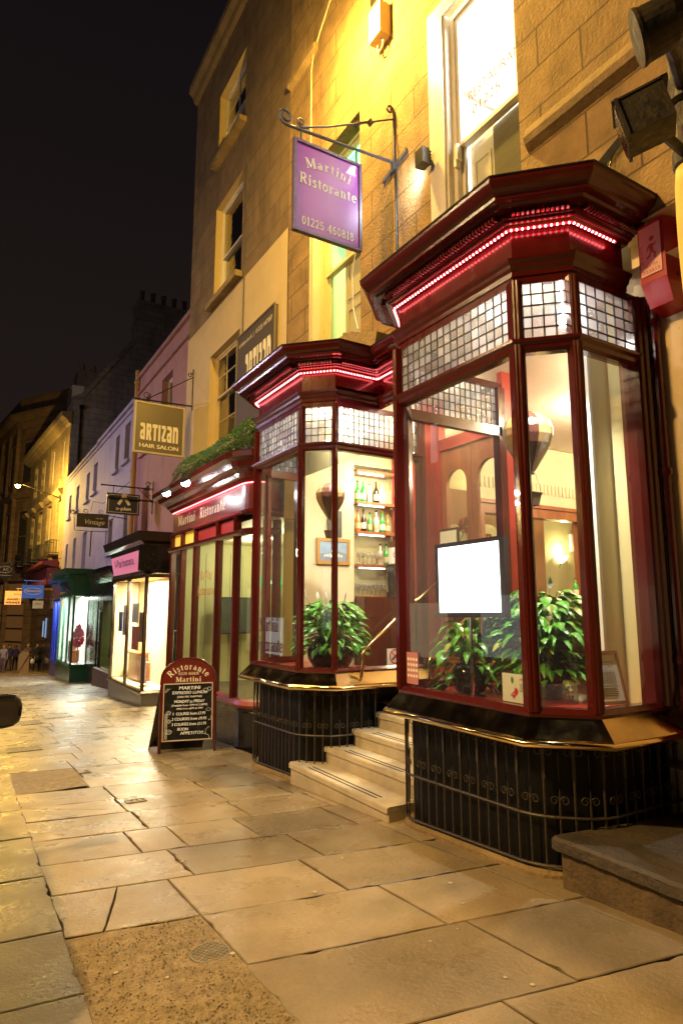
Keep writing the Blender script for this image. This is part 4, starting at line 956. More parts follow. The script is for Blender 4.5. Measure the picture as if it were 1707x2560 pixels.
def mull(x, y, w_=.045, z0=.2, z1=3.12):
    q = MB(); q.box(x-.05, y-w_, z0, x+.05, y+w_, z1); q.tube([(x-.05, y, z0), (x-.05, y, z1)], w_*.6, 8); q.build('mullion', RED, F3)
for yy in (9.72, 10.55, 11.78, 12.62, 13.33): mull(3.87, yy)
mull(4.14, 9.14, .05); mull(4.3, 9.12, .05)
am = emat('amber_glass', (.85, .52, .05), .55); m = MB()
for a, b in ((11.83, 12.57), (12.67, 13.28)): m.box(3.88, a, 2.88, 3.90, b, 3.09)
m.build('amber_pane', am, F3)
m = MB()
for a, b in ((9.77, 10.5), (10.6, 11.73)): m.box(3.87, a, 2.88, 3.90, b, 3.09)
m.build('blank_panel', REDB, F3)
m = MB(); xx = 3.845
glyphs(m, 'Martini', (xx, 12.45, 3.30), (0, -1, 0), uz, .20, width=1.1); glyphs(m, 'Ristorante', (xx, 10.95, 3.30), (0, -1, 0), uz, .20, width=1.35)
m.build('fascia_lettering', mat('gilt', (.75,.6,.5), .35), F3)
m = MB(); xx = 3.852
glyphs(m, 'Martini', (xx, 11.18, 2.15), (0, -1, 0), uz, .17, width=.62, arcr=.8); glyphs(m, 'Ristorante', (xx, 11.18, 1.84), (0, -1, 0), uz, .17, width=.9); m.build('window_lettering', mat('copper_lettering', (.36,.11,.04), .5), F3)
l2 = MB(); o3 = [(p[0]-.05, p[1]-.02, 3.60) for p in crv[1:]]+[(3.81, 13.3, 3.60)]
l2.tube(o3, .007, 6); l2.build('led_rope_light', emat('led_pink', (1, .12, .14), 12), label='thin glowing pink rope light along the curved red fascia', cat='rope light', loc=(3.81, 11, 3.6))
# sign floodlights with white lamps
for (yy, lb) in ((11.5, 'bright white floodlight over the far end of the curved red fascia'), (10.35, 'bright white floodlight over the middle of the curved red fascia')):
    xx = 3.14; t = thing('sign_floodlight', lb, 'floodlight', (3.5, yy, 4.06), 'white floodlights above the curved fascia')
    zc = 3.66+.04
    q = MB(); q.tube([(3.6, yy, 4.06), (3.4, yy, 4.14), (3.16, yy, zc+.1)], .014, 6); q.build('arm', IRON, t)
    q = MB(); q.obox((xx, yy, zc+.05), (.85, 0, .5), (0, 1, 0), (-.5, 0, .85), .07, .11, .035); q.build('housing', IRON, t)
    q = MB(); q.lathe((xx+.02, yy, zc-.05), [(.02, 0), (.06, .02), (.075, .06), (.06, .09)], 14); q.build('lens', emat('flood_white', (1, 1, .97), 120), t)
    lamp('beam', t, 'SPOT', (xx+.05, yy, zc-.03), 16, (1, .98, .92), .06, (0, R(-48), 0), 150, .9)
# hedge trough
t = thing('hedge_planter', 'clipped artificial box hedge on the roof of the curved shopfront', 'hedge', (4.0, 11.2, 4.1))
q = MB(); q.box(3.84, 9.3, 4.07, 4.30, 13.2, 4.22); q.build('trough', IRON, t)
h = MB(); rh = random.Random(9)
for i in range(9000):
    y_ = rh.uniform(9.25, 13.3); a = rh.uniform(-.5, math.pi*1.05); rx = .32+.03*math.sin(y_*3); rz_ = .44+.05*math.sin(y_*2.1)
    k = rh.uniform(.86, 1.04); e = min(1, (y_-9.15)/.3, (13.4-y_)/.3); k *= math.sqrt(max(.1, e))
    c = V((4.05-math.cos(a)*rx*k, y_, 4.28+math.sin(a)*rz_*k)); s_ = rh.uniform(.010, .02)
    a1 = rh.random()*6; b1 = rh.uniform(-1, 1); d1 = V((math.cos(a1), math.sin(a1), b1)).normalized(); e1 = d1.cross(V((rh.random(), rh.random(), rh.random()+.1))).normalized()
    h.add([c-d1*s_, c+e1*s_*.7, c+d1*s_, c-e1*s_*.7], [(0, 1, 2, 3)], 0, rh.random())
q = MB(); q.tube([(4.06, y_, 4.26) for y_ in (9.4, 9.6, 12.9, 13.1)], .27, 12, rr=[.15, .26, .26, .15]); 
h.build('foliage', HEDGE, t); q.build('core', mat('hedge_core', (.012,.025,.008), .9), t)

# room behind the curved window
PAN = mat('green_cream_panelling', (.52,.50,.27), .6, noise=.08, nscale=2)
r = thing('side_dining_room', 'green cream panelled room seen through the curved shopfront', 'room', (5.5, 11, .1))
m = MB()
m.quad((6.3, 8.75, 0), (6.3, 13.6, 0), (6.3, 13.6, 3.6), (6.3, 8.75, 3.6)); m.quad((4.0, 13.3, 0), (6.3, 13.3, 0), (6.3, 13.3, 3.6), (4.0, 13.3, 3.6)); m.quad((4.4, 8.72, 0), (6.3, 8.72, 0), (6.3, 8.72, 3.6), (4.4, 8.72, 3.6))
for k in range(16): m.box(6.285, 8.9+.28*k, .1, 6.30, 8.905+.28*k, 2.8, 1)
for k in range(8): m.box(4.3+.28*k, 13.285, .1, 4.305+.28*k, 13.30, 2.8, 1)
m.box(6.26, 8.8, 2.1, 6.30, 13.5, 2.13, 1)
m.build('panelling', [PAN, mat('panel_gap', (.25,.24,.13), .8)], r)
m = MB(); m.quad((3.9, 8.8, 3.0), (6.3, 8.8, 3.0), (6.3, 13.4, 3.0), (3.9, 13.4, 3.0)); m.build('ceiling', CRM, r)
m = MB(); m.quad((3.9, 8.8, .05), (6.3, 8.8, .05), (6.3, 13.4, .05), (3.9, 13.4, .05)); m.build('floor', OLIVE, r)
m = MB()
for (x_, y_) in ((5.2, 10.2), (5.3, 11.4), (4.9, 9.6)): m.lathe((x_, y_, 2.97), [(.05, 0), (.05, .02)], 12)
m.build('ceiling_spots', emat('warm_spot', (1, .9, .6), 30), r)
for (x_, y_) in ((5.1, 10.2), (5.1, 12.0)): lamp('ceiling_spot_light', r, 'POINT', (x_, y_, 2.75), 60, (1, .92, .55), .08)
t = thing('exit_sign', 'small green emergency exit sign on the panelled wall', 'sign', (5.6, 12.6, 2.2))
m = MB(); m.box(5.55, 12.55, 2.08, 6.05, 12.6, 2.26); m.build('box', emat('exit_green', (.01,.30,.11), 1.0), t)
m = MB(); m.box(5.62, 12.543, 2.14, 5.78, 12.547, 2.18); m.extr([(5.78, 12.545, 2.11), (5.78, 12.545, 2.21), (5.84, 12.545, 2.16)], (0, .003, 0)); m.box(5.9, 12.543, 2.11, 5.98, 12.547, 2.22); m.build('symbol', emat('exit_white', (.8,1,.85), 1.2), t)
t = thing('wall_television', 'dark flat screen hanging in the panelled side room', 'television', (5.0, 13.0, 1.4))
m = MB(); m.obox((5.1, 12.95, 1.45), (.96, .2, 0), (-.2, .96, 0), uz, .42, .03, .36); m.build('screen', mat('dark_screen', (.05,.06,.06), .2), t)
m = MB(); m.obox((5.11, 12.97, 1.45), (.96, .2, 0), (-.2, .96, 0), uz, .45, .03, .39); m.build('bezel', IRON, t)

# ============================================================ MAIN DINING ROOM
r = thing('dining_room', 'warm cream dining room seen through the restaurant bays', 'room', (7, 6, .6))
CEI = mat('pink_cream_ceiling', (.72,.58,.46), .7, noise=.1, nscale=.7)
WALL = mat('yellow_cream_wall', (.58,.52,.27), .7, noise=.1, nscale=.8)
m = MB()
m.quad((4.5, 8.62, .3), (5.42, 8.62, .3), (5.42, 8.62, 4.3), (4.5, 8.62, 4.3)); m.quad((6.3, 8.62, .3), (13, 8.62, .3), (13, 8.62, 4.3), (6.3, 8.62, 4.3)); m.quad((5.42, 8.62, 3.95), (6.3, 8.62, 3.95), (6.3, 8.62, 4.3), (5.42, 8.62, 4.3))
m.quad((5.42, 8.84, .3), (6.3, 8.84, .3), (6.3, 8.84, 4.0), (5.42, 8.84, 4.0))
for x_ in (5.42, 6.3): m.quad((x_, 8.62, .3), (x_, 8.84, .3), (x_, 8.84, 4.0), (x_, 8.62, 4.0))
m.quad((12, 0, .3), (12, 8.62, .3), (12, 8.62, 4.3), (12, 0, 4.3)); m.quad((4.6, .5, .3), (12, .5, .3), (12, .5, 4.3), (4.6, .5, 4.3))
m.quad((4.41, 6.45, 3.6), (4.41, 8.62, 3.6), (4.41, 8.62, 4.3), (4.41, 6.45, 4.3)); m.quad((4.70, 1.5, .3), (4.70, 3.3, .3), (4.70, 3.3, 4.3), (4.70, 1.5, 4.3))
m.build('wall', WALL, r)
m = MB(); m.quad((4.36, .5, 4.25), (12, .5, 4.25), (12, 4.96, 4.25), (4.36, 4.96, 4.25)); m.quad((5.43, 4.96, 4.25), (12, 4.96, 4.25), (12, 8.62, 4.25), (5.43, 8.62, 4.25)); m.quad((4.36, 6.39, 4.25), (5.43, 6.39, 4.25), (5.43, 8.62, 4.25), (4.36, 8.62, 4.25)); m.build('ceiling', CEI, r)
m = MB(); m.quad((4.36, .5, .5), (12, .5, .5), (12, 8.62, .5), (4.36, 8.62, .5)); m.build('floor', WOOD, r)
m = MB(); m.box(4.46, 3.32, .5, 6.2, 3.44, 4.24); m.build('side_wall', CRM, r)
m = MB(); m.box(4.44, 3.31, .5, 4.475, 3.45, 4.24); m.build('side_wall_edge', WR, r)
m = MB(); m.box(4.5, 8.56, .5, 5.40, 8.615, 4.24); m.build('picture_wall', CRM, r)
# timber beam, arches and pilasters
m = MB(); m.box(6.6, 7.0, 3.05, 11.9, 7.18, 3.20); m.box(6.6, 6.97, 3.20, 11.9, 7.21, 3.26); m.box(9.0, 6.98, .5, 9.22, 7.2, 3.05); m.box(6.6, 6.98, .5, 6.75, 7.2, 3.05)
m.build('timber_beam', OAK, r)
m = MB(); m.box(6.6, 7.02, 3.262, 11.9, 7.16, 4.24); 
for k in range(60): m.box(6.62+.088*k, 7.0, 3.45, 6.66+.088*k, 7.02, 3.62)
m.build('plaster_frieze', CRM, r)
# arched screen seen between the doorway and the bar
m = MB()
def archwall(x0, x1, y_, z0, z1, ops):
    ops = sorted(ops); prev = x0
    for (a, b, zs) in ops:
        m.quad((prev, y_, z0), (a, y_, z0), (a, y_, z1), (prev, y_, z1)); prev = b; c = (a+b)/2; r_ = (b-a)/2
        pts = arc(c, zs, r_, r_, 180, 0, 12)
        for p, q in zip(pts[:-1], pts[1:]): m.quad((p[0], y_, p[1]), (q[0], y_, q[1]), (q[0], y_, z1), (p[0], y_, z1))
    m.quad((prev, y_, z0), (x1, y_, z0), (x1, y_, z1), (prev, y_, z1))
archwall(6.6, 9.2, 8.0, .5, 3.6, [(6.8, 7.3, 2.75), (7.5, 8.1, 2.75), (8.3, 8.9, 2.75)])
m.build('arched_screen', mat('tan_screen', (.42,.23,.11), .6, noise=.1, nscale=2), r)
for (x_, y_, z_, lb) in ((7.0, 5.0, 4.05, 0), (5.6, 7.2, 4.0, 1), (9.2, 4.5, 4.05, 2), (8.5, 7.9, 3.9, 3), (5.9, 3.9, 4.0, 4)):
    lamp('ceiling_light', r, 'POINT', (x_, y_, z_), [190, 110, 190, 80, 70][lb], (1, .80, .52), .12)
for P_, e in (((3.90, 3.30, 3.70), 280), ((4.05, 6.80, 3.74), 230)):
    lamp('bay_spot_beam', r, 'SPOT', P_, e, (1, .95, .85), .03, (R(22), 0, R(-25)), 105, .8)
for P_, e in (((3.72, 3.35, 4.0), 16), ((4.15, 7.3, 4.1), 34), ((4.75, 5.65, 4.15), 34)):  # added points without fixtures; brighten balloon, bays and porch door
    lamp('bay_porch_fill', r, 'POINT', P_, e, (1, .93, .80), .05)
m = MB(); 
for P_ in ((3.80, 3.02, 3.72), (4.0, 6.62, 3.78), (4.3, 6.9, 3.88)): m.lathe(P_, [(.01, 0), (.028, .01), (.03, .04), (.02, .07)], 12); m.tube([(P_[0], P_[1], P_[2]+.07), (P_[0], P_[1], 4.26)], .006, 5)
m.build('bay_spotlight', emat('hot_bulb', (1, .98, .95), 60), r)
for i, (x_, z_) in enumerate(((10.3, 2.62), (9.4, 3.65))):
    t = thing('wall_sconce', ['glowing half-bowl wall light low on the yellow wall', 'glowing wall light high up above the timber beam'][i], 'wall light', (x_, [8.6, 7.0][i], z_)); yq = [8.56, 6.94][i]
    m = MB(); m.lathe((x_, yq, z_-.12), [(.03, 0), (.10, .05), (.15, .14)], 14); m.build('shade', emat('sconce_shade', (1, .85, .5), 5), t, smooth=True)
    lamp('bulb', t, 'POINT', (x_, yq-.12, z_+.12), 16, (1, .85, .45), .05)
    m = MB(); m.tube([(x_, yq, z_-.12), (x_, yq+.05, z_-.2), (x_, yq+.1, z_-.1)], .012, 6); m.build('arm', BRASSR, t)
m = MB(); m.box(6.2, 8.3, .5, 6.55, 8.61, 4.24); m.build('red_pilaster', REDB, r)
# bar shelves with bottles
t = thing('bar_shelves', 'dark timber back bar with four lit shelves', 'shelves', (5.76, 8.8, .5))
BZ = [1.80, 2.30, 2.84, 3.33, 3.86]
for z_ in BZ:
    m = MB(); m.box(5.425, 8.50, z_-.045, 6.20, 8.83, z_); m.build('shelf', OAK, t)
m = MB(); m.box(5.42, 8.3, .5, 8.3, 8.55, 1.78); m.build('counter', WOOD, t)
m = MB()
for z_ in BZ[1:]: m.box(5.5, 8.56, z_-.062, 6.0, 8.58, z_-.047)
m.build('shelf_lights', emat('shelf_strip', (1, .95, .8), 7), t)
lamp('bar_light', t, 'AREA', (5.76, 8.1, 3.7), 16, (1, .95, .8), .3, (R(50), 0, 0))
def bglass(n, c, tr=.0): return mat(n, c, .08, coat=.5)
BG_ = [bglass('green_bottle_glass', (.03,.36,.05)), bglass('amber_bottle_glass', (.55,.20,.03)), bglass('clear_bottle_glass', (.62,.65,.55)), bglass('dark_bottle_glass', (.03,.012,.01))]
LB = [mat('white_label', (.75,.72,.62), .6), mat('cream_label', (.6,.5,.3), .6)]
CAP = [mat('red_cap', (.4,.01,.02), .4), mat('black_cap', (.01,.01,.01), .4), mat('gold_cap', (.5,.35,.1), .3, metal=.8)]
protos = {}
def bottle(kind, h, w_, mt, cap, lab, x_, y_, z_, group):
    key = (kind, mt, cap)
    t = thing('bottle', lab, 'bottle', (x_, y_, z_), group); local(t)
    if key not in protos:
        q = MB(); q.lathe((0, 0, 0), [(w_*.9, 0), (w_, .01), (w_, h*.52), (w_*.8, h*.62), (w_*.35, h*.72), (w_*.32, h*.93)], 14); a = q.build('body', BG_[mt], t, smooth=True)
        q = MB(); q.lathe((0, 0, h*.93), [(w_*.38, 0), (w_*.38, h*.08)], 10); b = q.build('cap', CAP[cap], t)
        q = MB(); q.lathe((0, 0, h*.14), [(w_*1.03, 0), (w_*1.03, h*.26)], 14); c = q.build('label', LB[(mt+cap) % 2], t)
        protos[key] = (a, b, c)
    else:
        for o in protos[key]:
            c = o.copy(); COL.objects.link(c); c.parent = t
shelf_defs = [
 (3.33+.0, [('g', 0, 1, 'short green bottle at the left end of the top shelf'), ('h', 0, 2, 'green gold-capped bottle second on the top shelf'), ('i', 2, 1, 'clear bottle in the middle of the top shelf'), ('j', 3, 0, 'dark red-capped bottle on the top shelf'), ('k', 2, 2, 'clear bottle at the right end of the top shelf')]),
 (2.84, [('a', 1, 0, 'amber spirit bottle with a red cap on the second shelf'), ('b', 3, 1, 'dark squat bottle beside the amber one'), ('c', 0, 1, 'slim green bottle in the middle of the second shelf'), ('d', 2, 1, 'square clear bottle with a wide label'), ('e', 0, 2, 'bright green bottle with a pale neck label'), ('f', 1, 2, 'amber bottle cut off by the red post')]),
]
for zz, lst in shelf_defs:
    for i, (k_, mt, cp, lb) in enumerate(lst):
        bottle(k_, .36+.03*math.sin(i*2.3), .047+.005*math.cos(i*1.7), mt, cp, lb, 5.51+.12*i+.01*math.sin(i*5), 8.62, zz, 'spirit bottles on the bar shelves')
for i in range(6):
    bottle('r%d' % i, .31, .042, (i*2+1) % 4, i % 3, 'spirit bottle in the back row of the second bar shelf', 5.56+.115*i, 8.76, 2.84, 'back row bottles on the second bar shelf')
for i in range(6):
    bottle('s%d' % i, .30, .042, (i*3) % 4, (i+1) % 3, 'spirit bottle in the back row behind the stemmed glasses', 5.56+.115*i, 8.76, 2.30, 'back row bottles behind the stemmed glasses')
for i, (mt, lb) in enumerate([(0, 'green bottle at the right of the glass shelf'), (2, 'clear bottle next to the green one on the glass shelf')]): bottle('g%d' % i, .36, .047, mt, 1, lb, 6.06-.12*i, 8.60, 2.30, 'spirit bottles on the bar shelves')
GL = glassmat('glassware', (.93,.93,.9), refl=2.2, body=.22, bodycol=(.8,.8,.75))
gm = None
for row, z_ in enumerate((2.30, 1.80, 1.80)):
    for i in range(6 if row == 0 else 7):
        t = thing('wine_glass', ['stemmed glass standing among others on the bottle shelf', 'upturned glass on the lowest bar shelf', 'upturned glass on the lowest bar shelf'][row], 'glass', (5.49+.085*i, 8.56+.09*row-.05*(row > 0), z_), ['stemmed glasses on the bar shelf', 'upturned glasses on the lowest shelf', 'upturned glasses on the lowest shelf'][row]); local(t)
        if gm is None:
            q = MB(); q.lathe((0, 0, 0), [(.035, 0), (.004, .01), (.004, .08), (.03, .12), (.036, .15), (.028, .20)], 12); gm = q.build('bowl', GL, t, smooth=True)
        else: c = gm.copy(); COL.objects.link(c); c.parent = t
for k, z_ in enumerate((1.32, )):
    pass
t = thing('framed_picture', 'gilt framed seascape print on the cream wall behind the farther bay', 'picture', (5.0, 8.5, 2.5))
m = MB()
for a in ((4.70, 2.28, 5.30, 2.33), (4.70, 2.64, 5.30, 2.69), (4.70, 2.33, 4.75, 2.64), (5.25, 2.33, 5.30, 2.64)): m.box(a[0], 8.52, a[1], a[2], 8.555, a[3])
m.build('frame', mat('gilt_frame', (.45,.24,.06), .35, metal=.4), t)
m = MB(); m.box(4.75, 8.53, 2.45, 5.25, 8.54, 2.64, 0); m.box(4.75, 8.528, 2.33, 5.25, 8.54, 2.45, 1)
for k in range(7): m.box(4.83+.05*k, 8.526, 2.40, 4.86+.05*k, 8.53, 2.43+.01*(k % 3), 2)
m.extr([(4.95, 8.527, 2.45), (5.1, 8.527, 2.49), (5.25, 8.527, 2.46), (5.25, 8.527, 2.44), (4.95, 8.527, 2.44)], (0, .002, 0), 1)
m.build('print', [mat('print_sky', (.28,.42,.60), .6, noise=.3, nscale=6), mat('print_land', (.24,.28,.36), .6, noise=.3, nscale=14), PAPER], t)
t = thing('wall_poster', 'narrow dark poster with pale lettering above the framed picture', 'poster', (5.0, 8.5, 2.95))
m = MB(); m.box(4.90, 8.54, 2.72, 5.16, 8.555, 3.14); m.build('sheet', mat('dark_poster', (.05,.05,.05), .5), t)
m = MB(); text(m, 'CAFE', (5.06, 8.537, 2.82), (0, 0, 1), (-1, 0, 0), .07, width=.22); m.build('lettering', CHALK, t)

# ------------------------------------------------ hot-air balloon ornaments
BM = [mat('balloon_cream', (.36,.22,.08), .3, coat=.4, noise=.35, nscale=9), mat('balloon_maroon', (.07,.022,.014), .3, coat=.4, noise=.3, nscale=9), mat('wicker', (.10,.05,.02), .7, bump=.6, bscale=120)]
def balloon(c, r_, lab, chain=True):
    t = thing('balloon_ornament', lab, 'ornament', c, 'hot air balloon ornaments hanging in the bays')
    cx_, cy_, cz_ = c; m = MB(); prof = [(.02, 1.0), (.35, .94), (.68, .76), (.9, .5), (1.0, .2), (.98, -.1), (.86, -.45), (.64, -.85), (.42, -1.2), (.26, -1.45), (.2, -1.52), (.2, -1.62)][::-1]
    n = 32; vs = []
    for (a, z_) in prof:
        for j in range(n): g_ = 1+.035*abs(math.sin(j/n*math.pi*8)); th = 2*math.pi*j/n; vs.append((cx_+r_*a*g_*math.cos(th), cy_+r_*a*g_*math.sin(th), cz_+r_*z_))
    for i in range(len(prof)-1):
        for j in range(n): m.add([vs[i*n+j], vs[i*n+(j+1) % n], vs[(i+1)*n+(j+1) % n], vs[(i+1)*n+j]], [(0, 1, 2, 3)], ((j+2)//4) % 2)
    m.build('envelope', BM[:2], t, smooth=True)
    m = MB(); bz = cz_-r_*2.6; s_ = r_*.30
    m.add([(cx_+a*s_*k, cy_+b*s_*k, bz+h_) for (k, h_) in ((.75, -s_*1.1), (1.05, s_*.6)) for a, b in ((-1, -1), (1, -1), (1, 1), (-1, 1))], [(0, 1, 5, 4), (1, 2, 6, 5), (2, 3, 7, 6), (3, 0, 4, 7), (0, 1, 2, 3)]); 
    m.tube([(cx_+a*s_*1.08, cy_+b*s_*1.08, bz+s_*.6) for a, b in ((-1, -1), (1, -1), (1, 1), (-1, 1), (-1, -1))], s_*.12, 6); m.build('basket', BM[2], t)
    m = MB()
    for a, b in ((-1, -1), (1, -1), (1, 1), (-1, 1)): m.tube([(cx_+a*s_, cy_+b*s_, bz+s_*.6), (cx_+a*r_*.16, cy_+b*r_*.16, cz_-r_*1.6)], .0022, 4)
    m.build('ropes', IRON, t)
    m = MB(); z_ = cz_+r_
    while z_ < 4.26: m.lathe((cx_, cy_, z_), [(.002, 0), (.006, .006), (.006, .014), (.002, .02)], 5); z_ += .022
    m.build('chain', IRON, t)
balloon((4.20, 3.78, 3.11), .215, 'striped hot air balloon ornament hanging in the nearer bay')
balloon((4.17, 7.2, 3.08), .19, 'striped hot air balloon ornament hanging in the farther bay')

# ------------------------------------------------ peace lilies
def lily(c, pr, ph, spread, hgt, n, seed, lab, droop=1.0, flowers=5):
    t = thing('potted_lily', lab, 'potted plant', (c[0], c[1], c[2]), 'peace lilies in glossy bowls on the window boards')
    m = MB(); m.lathe(c, [(pr*.45, 0), (pr*.75, ph*.08), (pr*.97, ph*.35), (pr, ph*.55), (pr*.9, ph*.8), (pr*.68, ph), (pr*.62, ph*.97), (pr*.6, ph*.8)], 28); m.build('pot', BLACK, t, smooth=True)
    r_ = random.Random(seed); L_ = MB(); S2 = MB(); top = V((c[0], c[1], c[2]+ph))
    for i in range(n):
        th = r_.uniform(0, 2*math.pi); el = r_.uniform(.05, 1.0); d = V((math.cos(th), math.sin(th), 0)); q = el**.7
        stem_l = spread*(.35+.65*math.sqrt(1-el*el))*r_.uniform(.55, 1.0); hh = hgt*(.15+.85*el)*r_.uniform(.75, 1.05)
        base = top+d*pr*.3*r_.random(); tip0 = top+d*stem_l*.72+V((0, 0, hh))
        if r_.random() < .28: hh2 = -r_.uniform(0, .22)*droop; tip0 = top+d*(pr*.85+stem_l*.35)+V((0, 0, hh2+hh*.15))
        S2.tube([base, base.lerp(tip0, .5)+V((0, 0, .05)), tip0], .0028, 4, caps=False)
        ll = r_.uniform(.13, .21)*(hgt/.46)**.5; wd = ll*r_.uniform(.17, .25); side = V((-d.y, d.x, 0)); side = (side+V((0, 0, r_.uniform(-.5, .5)))).normalized()
        di = (d*r_.uniform(.6, 1)+V((0, 0, r_.uniform(-.3, .5)))).normalized(); p = tip0; pts = []; K_ = 6
        for k in range(K_+1):
            s_ = k/K_; ww = wd*math.sin(math.pi*min(1, s_*.93+.07)**.75)*(1 if k < K_ else 0); nrm = side.cross(di).normalized()
            pts.append((p+side*ww+nrm*ww*.3, p.copy(), p-side*ww+nrm*ww*.3)); p = p+di*ll/K_; di = (di+V((0, 0, -.20*droop*(1+s_)))).normalized()
        to = r_.random(); yl_ = 1 if r_.random() < .09 else 0
        for k in range(K_):
            a, b = pts[k], pts[k+1]; L_.add([a[0], a[1], b[1], b[0]], [(0, 1, 2, 3)], yl_, to); L_.add([a[1], a[2], b[2], b[1]], [(0, 1, 2, 3)], yl_, min(1, to+.12))
    L_.build('foliage', [LEAF, LEAFY], t, smooth=True); S2.build('stems', STEM, t)
    for i in range(flowers):
        th = r_.uniform(0, 6.28); d = V((math.cos(th), math.sin(th), 0)); b = top+d*spread*r_.uniform(.05, .6)+V((0, 0, hgt*r_.uniform(.95, 1.12))); q = MB()
        q.tube([top, top.lerp(b, .6)+d*.02, b], .003, 4)
        vs = []; side = V((-d.y, d.x, 0))
        for k in range(6):
            s_ = k/5; ww = .026*math.sin(math.pi*min(1, s_*.9+.1)); p = b+V((0, 0, .10*s_))+d*.02*s_; vs += [p+side*ww, p-d*.01, p-side*ww]
        q.add(vs, [f for k in range(5) for f in ((3*k, 3*k+1, 3*k+4, 3*k+3), (3*k+1, 3*k+2, 3*k+5, 3*k+4))], 1)
        q.build('flower', [STEM, mat('white_spathe', (.75,.78,.68), .5)], t, smooth=True)
lily((4.08, 7.02, .846), .30, .40, .56, .46, 400, 11, 'peace lily with white flowers in a black bowl in the farther bay')
lily((4.52, 3.98, .846), .28, .38, .72, .52, 620, 12, 'big drooping peace lily in a black bowl in the nearer bay', 1.1, 2)
lily((4.02, 4.42, .846), .17, .26, .44, .40, 150, 15, 'smaller trailing lily left of the big one, under the bright screen', 1.5, 0)

# ------------------------------------------------ things in the window
t = thing('menu_screen', 'glowing white tilted screen standing in the nearer bay', 'screen', (3.78, 4.15, .85))
c = V((3.80, 4.17, 1.86)); xd = V((.02, -1, .01)).normalized(); zd = V((0, .13, 1)).normalized(); yd = zd.cross(xd).normalized(); zd = xd.cross(yd)
m = MB(); m.obox(c+yd*.03, xd, yd, zd, .43, .025, .335); m.obox(c-zd*.325+yd*.02, xd, yd, zd, .43, .04, .012); m.build('case', mat('screen_case', (.03,.02,.03), .25), t)
m = MB(); m.obox(c+yd*.002, xd, yd, zd, .375, .004, .295); m.build('display', emat('white_display', (.93, .97, 1), 3.2), t)
m = MB()
for k in range(5): m.obox(c+zd*(.27-.022*k)-yd*.003-xd*(.04*(k % 3)), xd, yd, zd, .30-.05*(k % 2), .0004, .002)
m.build('menu_lines', mat('pale_grey_lines', (.5,.55,.6), .5), t)
m = MB(); m.tube([(3.85, 4.2, .85), (3.85, 4.2, 1.6)], .016, 8); m.lathe((3.85, 4.2, .846), [(.12, 0), (.12, .012), (.03, .02)], 20); m.build('stand', CHROME, t)
for k, lb in ((0, 'copper lamp tube hanging at the left below the screen'), (1, 'copper lamp tube hanging at the middle below the screen'), (2, 'copper lamp tube hanging at the right below the screen')):
    q = MB(); q.lathe((3.98+.09*k, 4.2, 1.37), [(.015, 0), (.018, .02), (.018, .14), (.008, .16)], 12); q.tube([(3.98+.09*k, 4.2, 1.53), (3.98+.09*k, 4.2, 1.6)], .004, 5); q.build('lamp_tube', mat('copper', (.6,.25,.1), .25, metal=.9), label=lb, cat='lamp', loc=(3.98+.09*k, 4.2, 1.4), group='copper tubes below the screen')
t = thing('framed_notice', 'framed food information notice leaning in the nearer bay', 'notice', (4.12, 3.02, .93))
c = V((4.07, 3.03, 1.105)); xd = V((1, 0, -.03)).normalized(); zd = V((.14, .22, 1)).normalized(); yd = zd.cross(xd).normalized(); zd = xd.cross(yd)
m = MB()
m.obox(c-xd*.155, xd, yd, zd, .012, .012, .19); m.obox(c+xd*.155, xd, yd, zd, .012, .012, .19); m.obox(c-zd*.178, xd, yd, zd, .143, .012, .012); m.obox(c+zd*.178, xd, yd, zd, .143, .012, .012); m.build('frame', OAK, t)
m = MB(); m.obox(c, xd, yd, zd, .143, .003, .166); m.build('paper', mat('notice_paper', (.80,.80,.74), .6), t)
m = MB(); f = -yd; 
def nt_(s, v_, h_, wd=None, u=0): text(m, s, c+zd*v_+f*.006+xd*u, xd, zd, h_, width=wd)
nt_('FOOD INFORMATION REGULATIONS', .105, .011, .19); nt_('New law states that we must tell you', .085, .008, .18); nt_('if any of our food contains the', .071, .008, .15); nt_('following:', .058, .008, .05)
for k, (a, b) in enumerate((('Peanuts', 'Cereals containing'), ('Treenuts', 'gluten'), ('Eggs', 'Celery and celeriac'), ('Milk', 'Mustard'), ('Fish', 'Soy'), ('Crustaceans', 'Lupin'), ('Molluscs', 'Sulphur dioxide'))):
    nt_(a, .040-.014*k, .006, .045, -.055); nt_(b, .040-.014*k, .006, .06, .03)
    m.obox(c+zd*(.050-.014*k)+f*.005, xd, f, zd, .09, .0004, .0007)
for u in (-.09, 0-.01, .09): m.obox(c+zd*.001+xd*u+f*.005, xd, f, zd, .0007, .0004, .049)
for k in range(6): m.obox(c+zd*(-.062-.013*k)+f*.005-xd*.01*(k % 2), xd, f, zd, .10-.012*(k % 3), .0004, .0022)
m.build('print', INK, t)
t = thing('award_card', 'white card with red heart and green leaf in the nearer bay window', 'card', (3.52, 3.4, .93))
m = MB(); m.box(3.50, 3.25, .93, 3.505, 3.50, 1.13); m.build('card', PAPER, t)
m = MB(); X2 = 3.497
def heart(cy_, cz_, s_, mi): 
    pts = [(cy_-s_*.062*(16*math.sin(a)**3), cz_+s_*.062*(13*math.cos(a)-5*math.cos(2*a)-2*math.cos(3*a)-math.cos(4*a))) for a in [2*math.pi*i/24 for i in range(24)]]
    m.add([(X2-.0004*mi, y_, z_) for y_, z_ in pts], [tuple(range(24))], mi)
heart(3.425, 1.02, .052, 2); heart(3.39, 1.00, .045, 0)
m.add([(X2, 3.40+.012*math.sin(a), 1.085+.024*math.cos(a)) for a in [.52*i for i in range(12)]], [tuple(range(12))], 1)
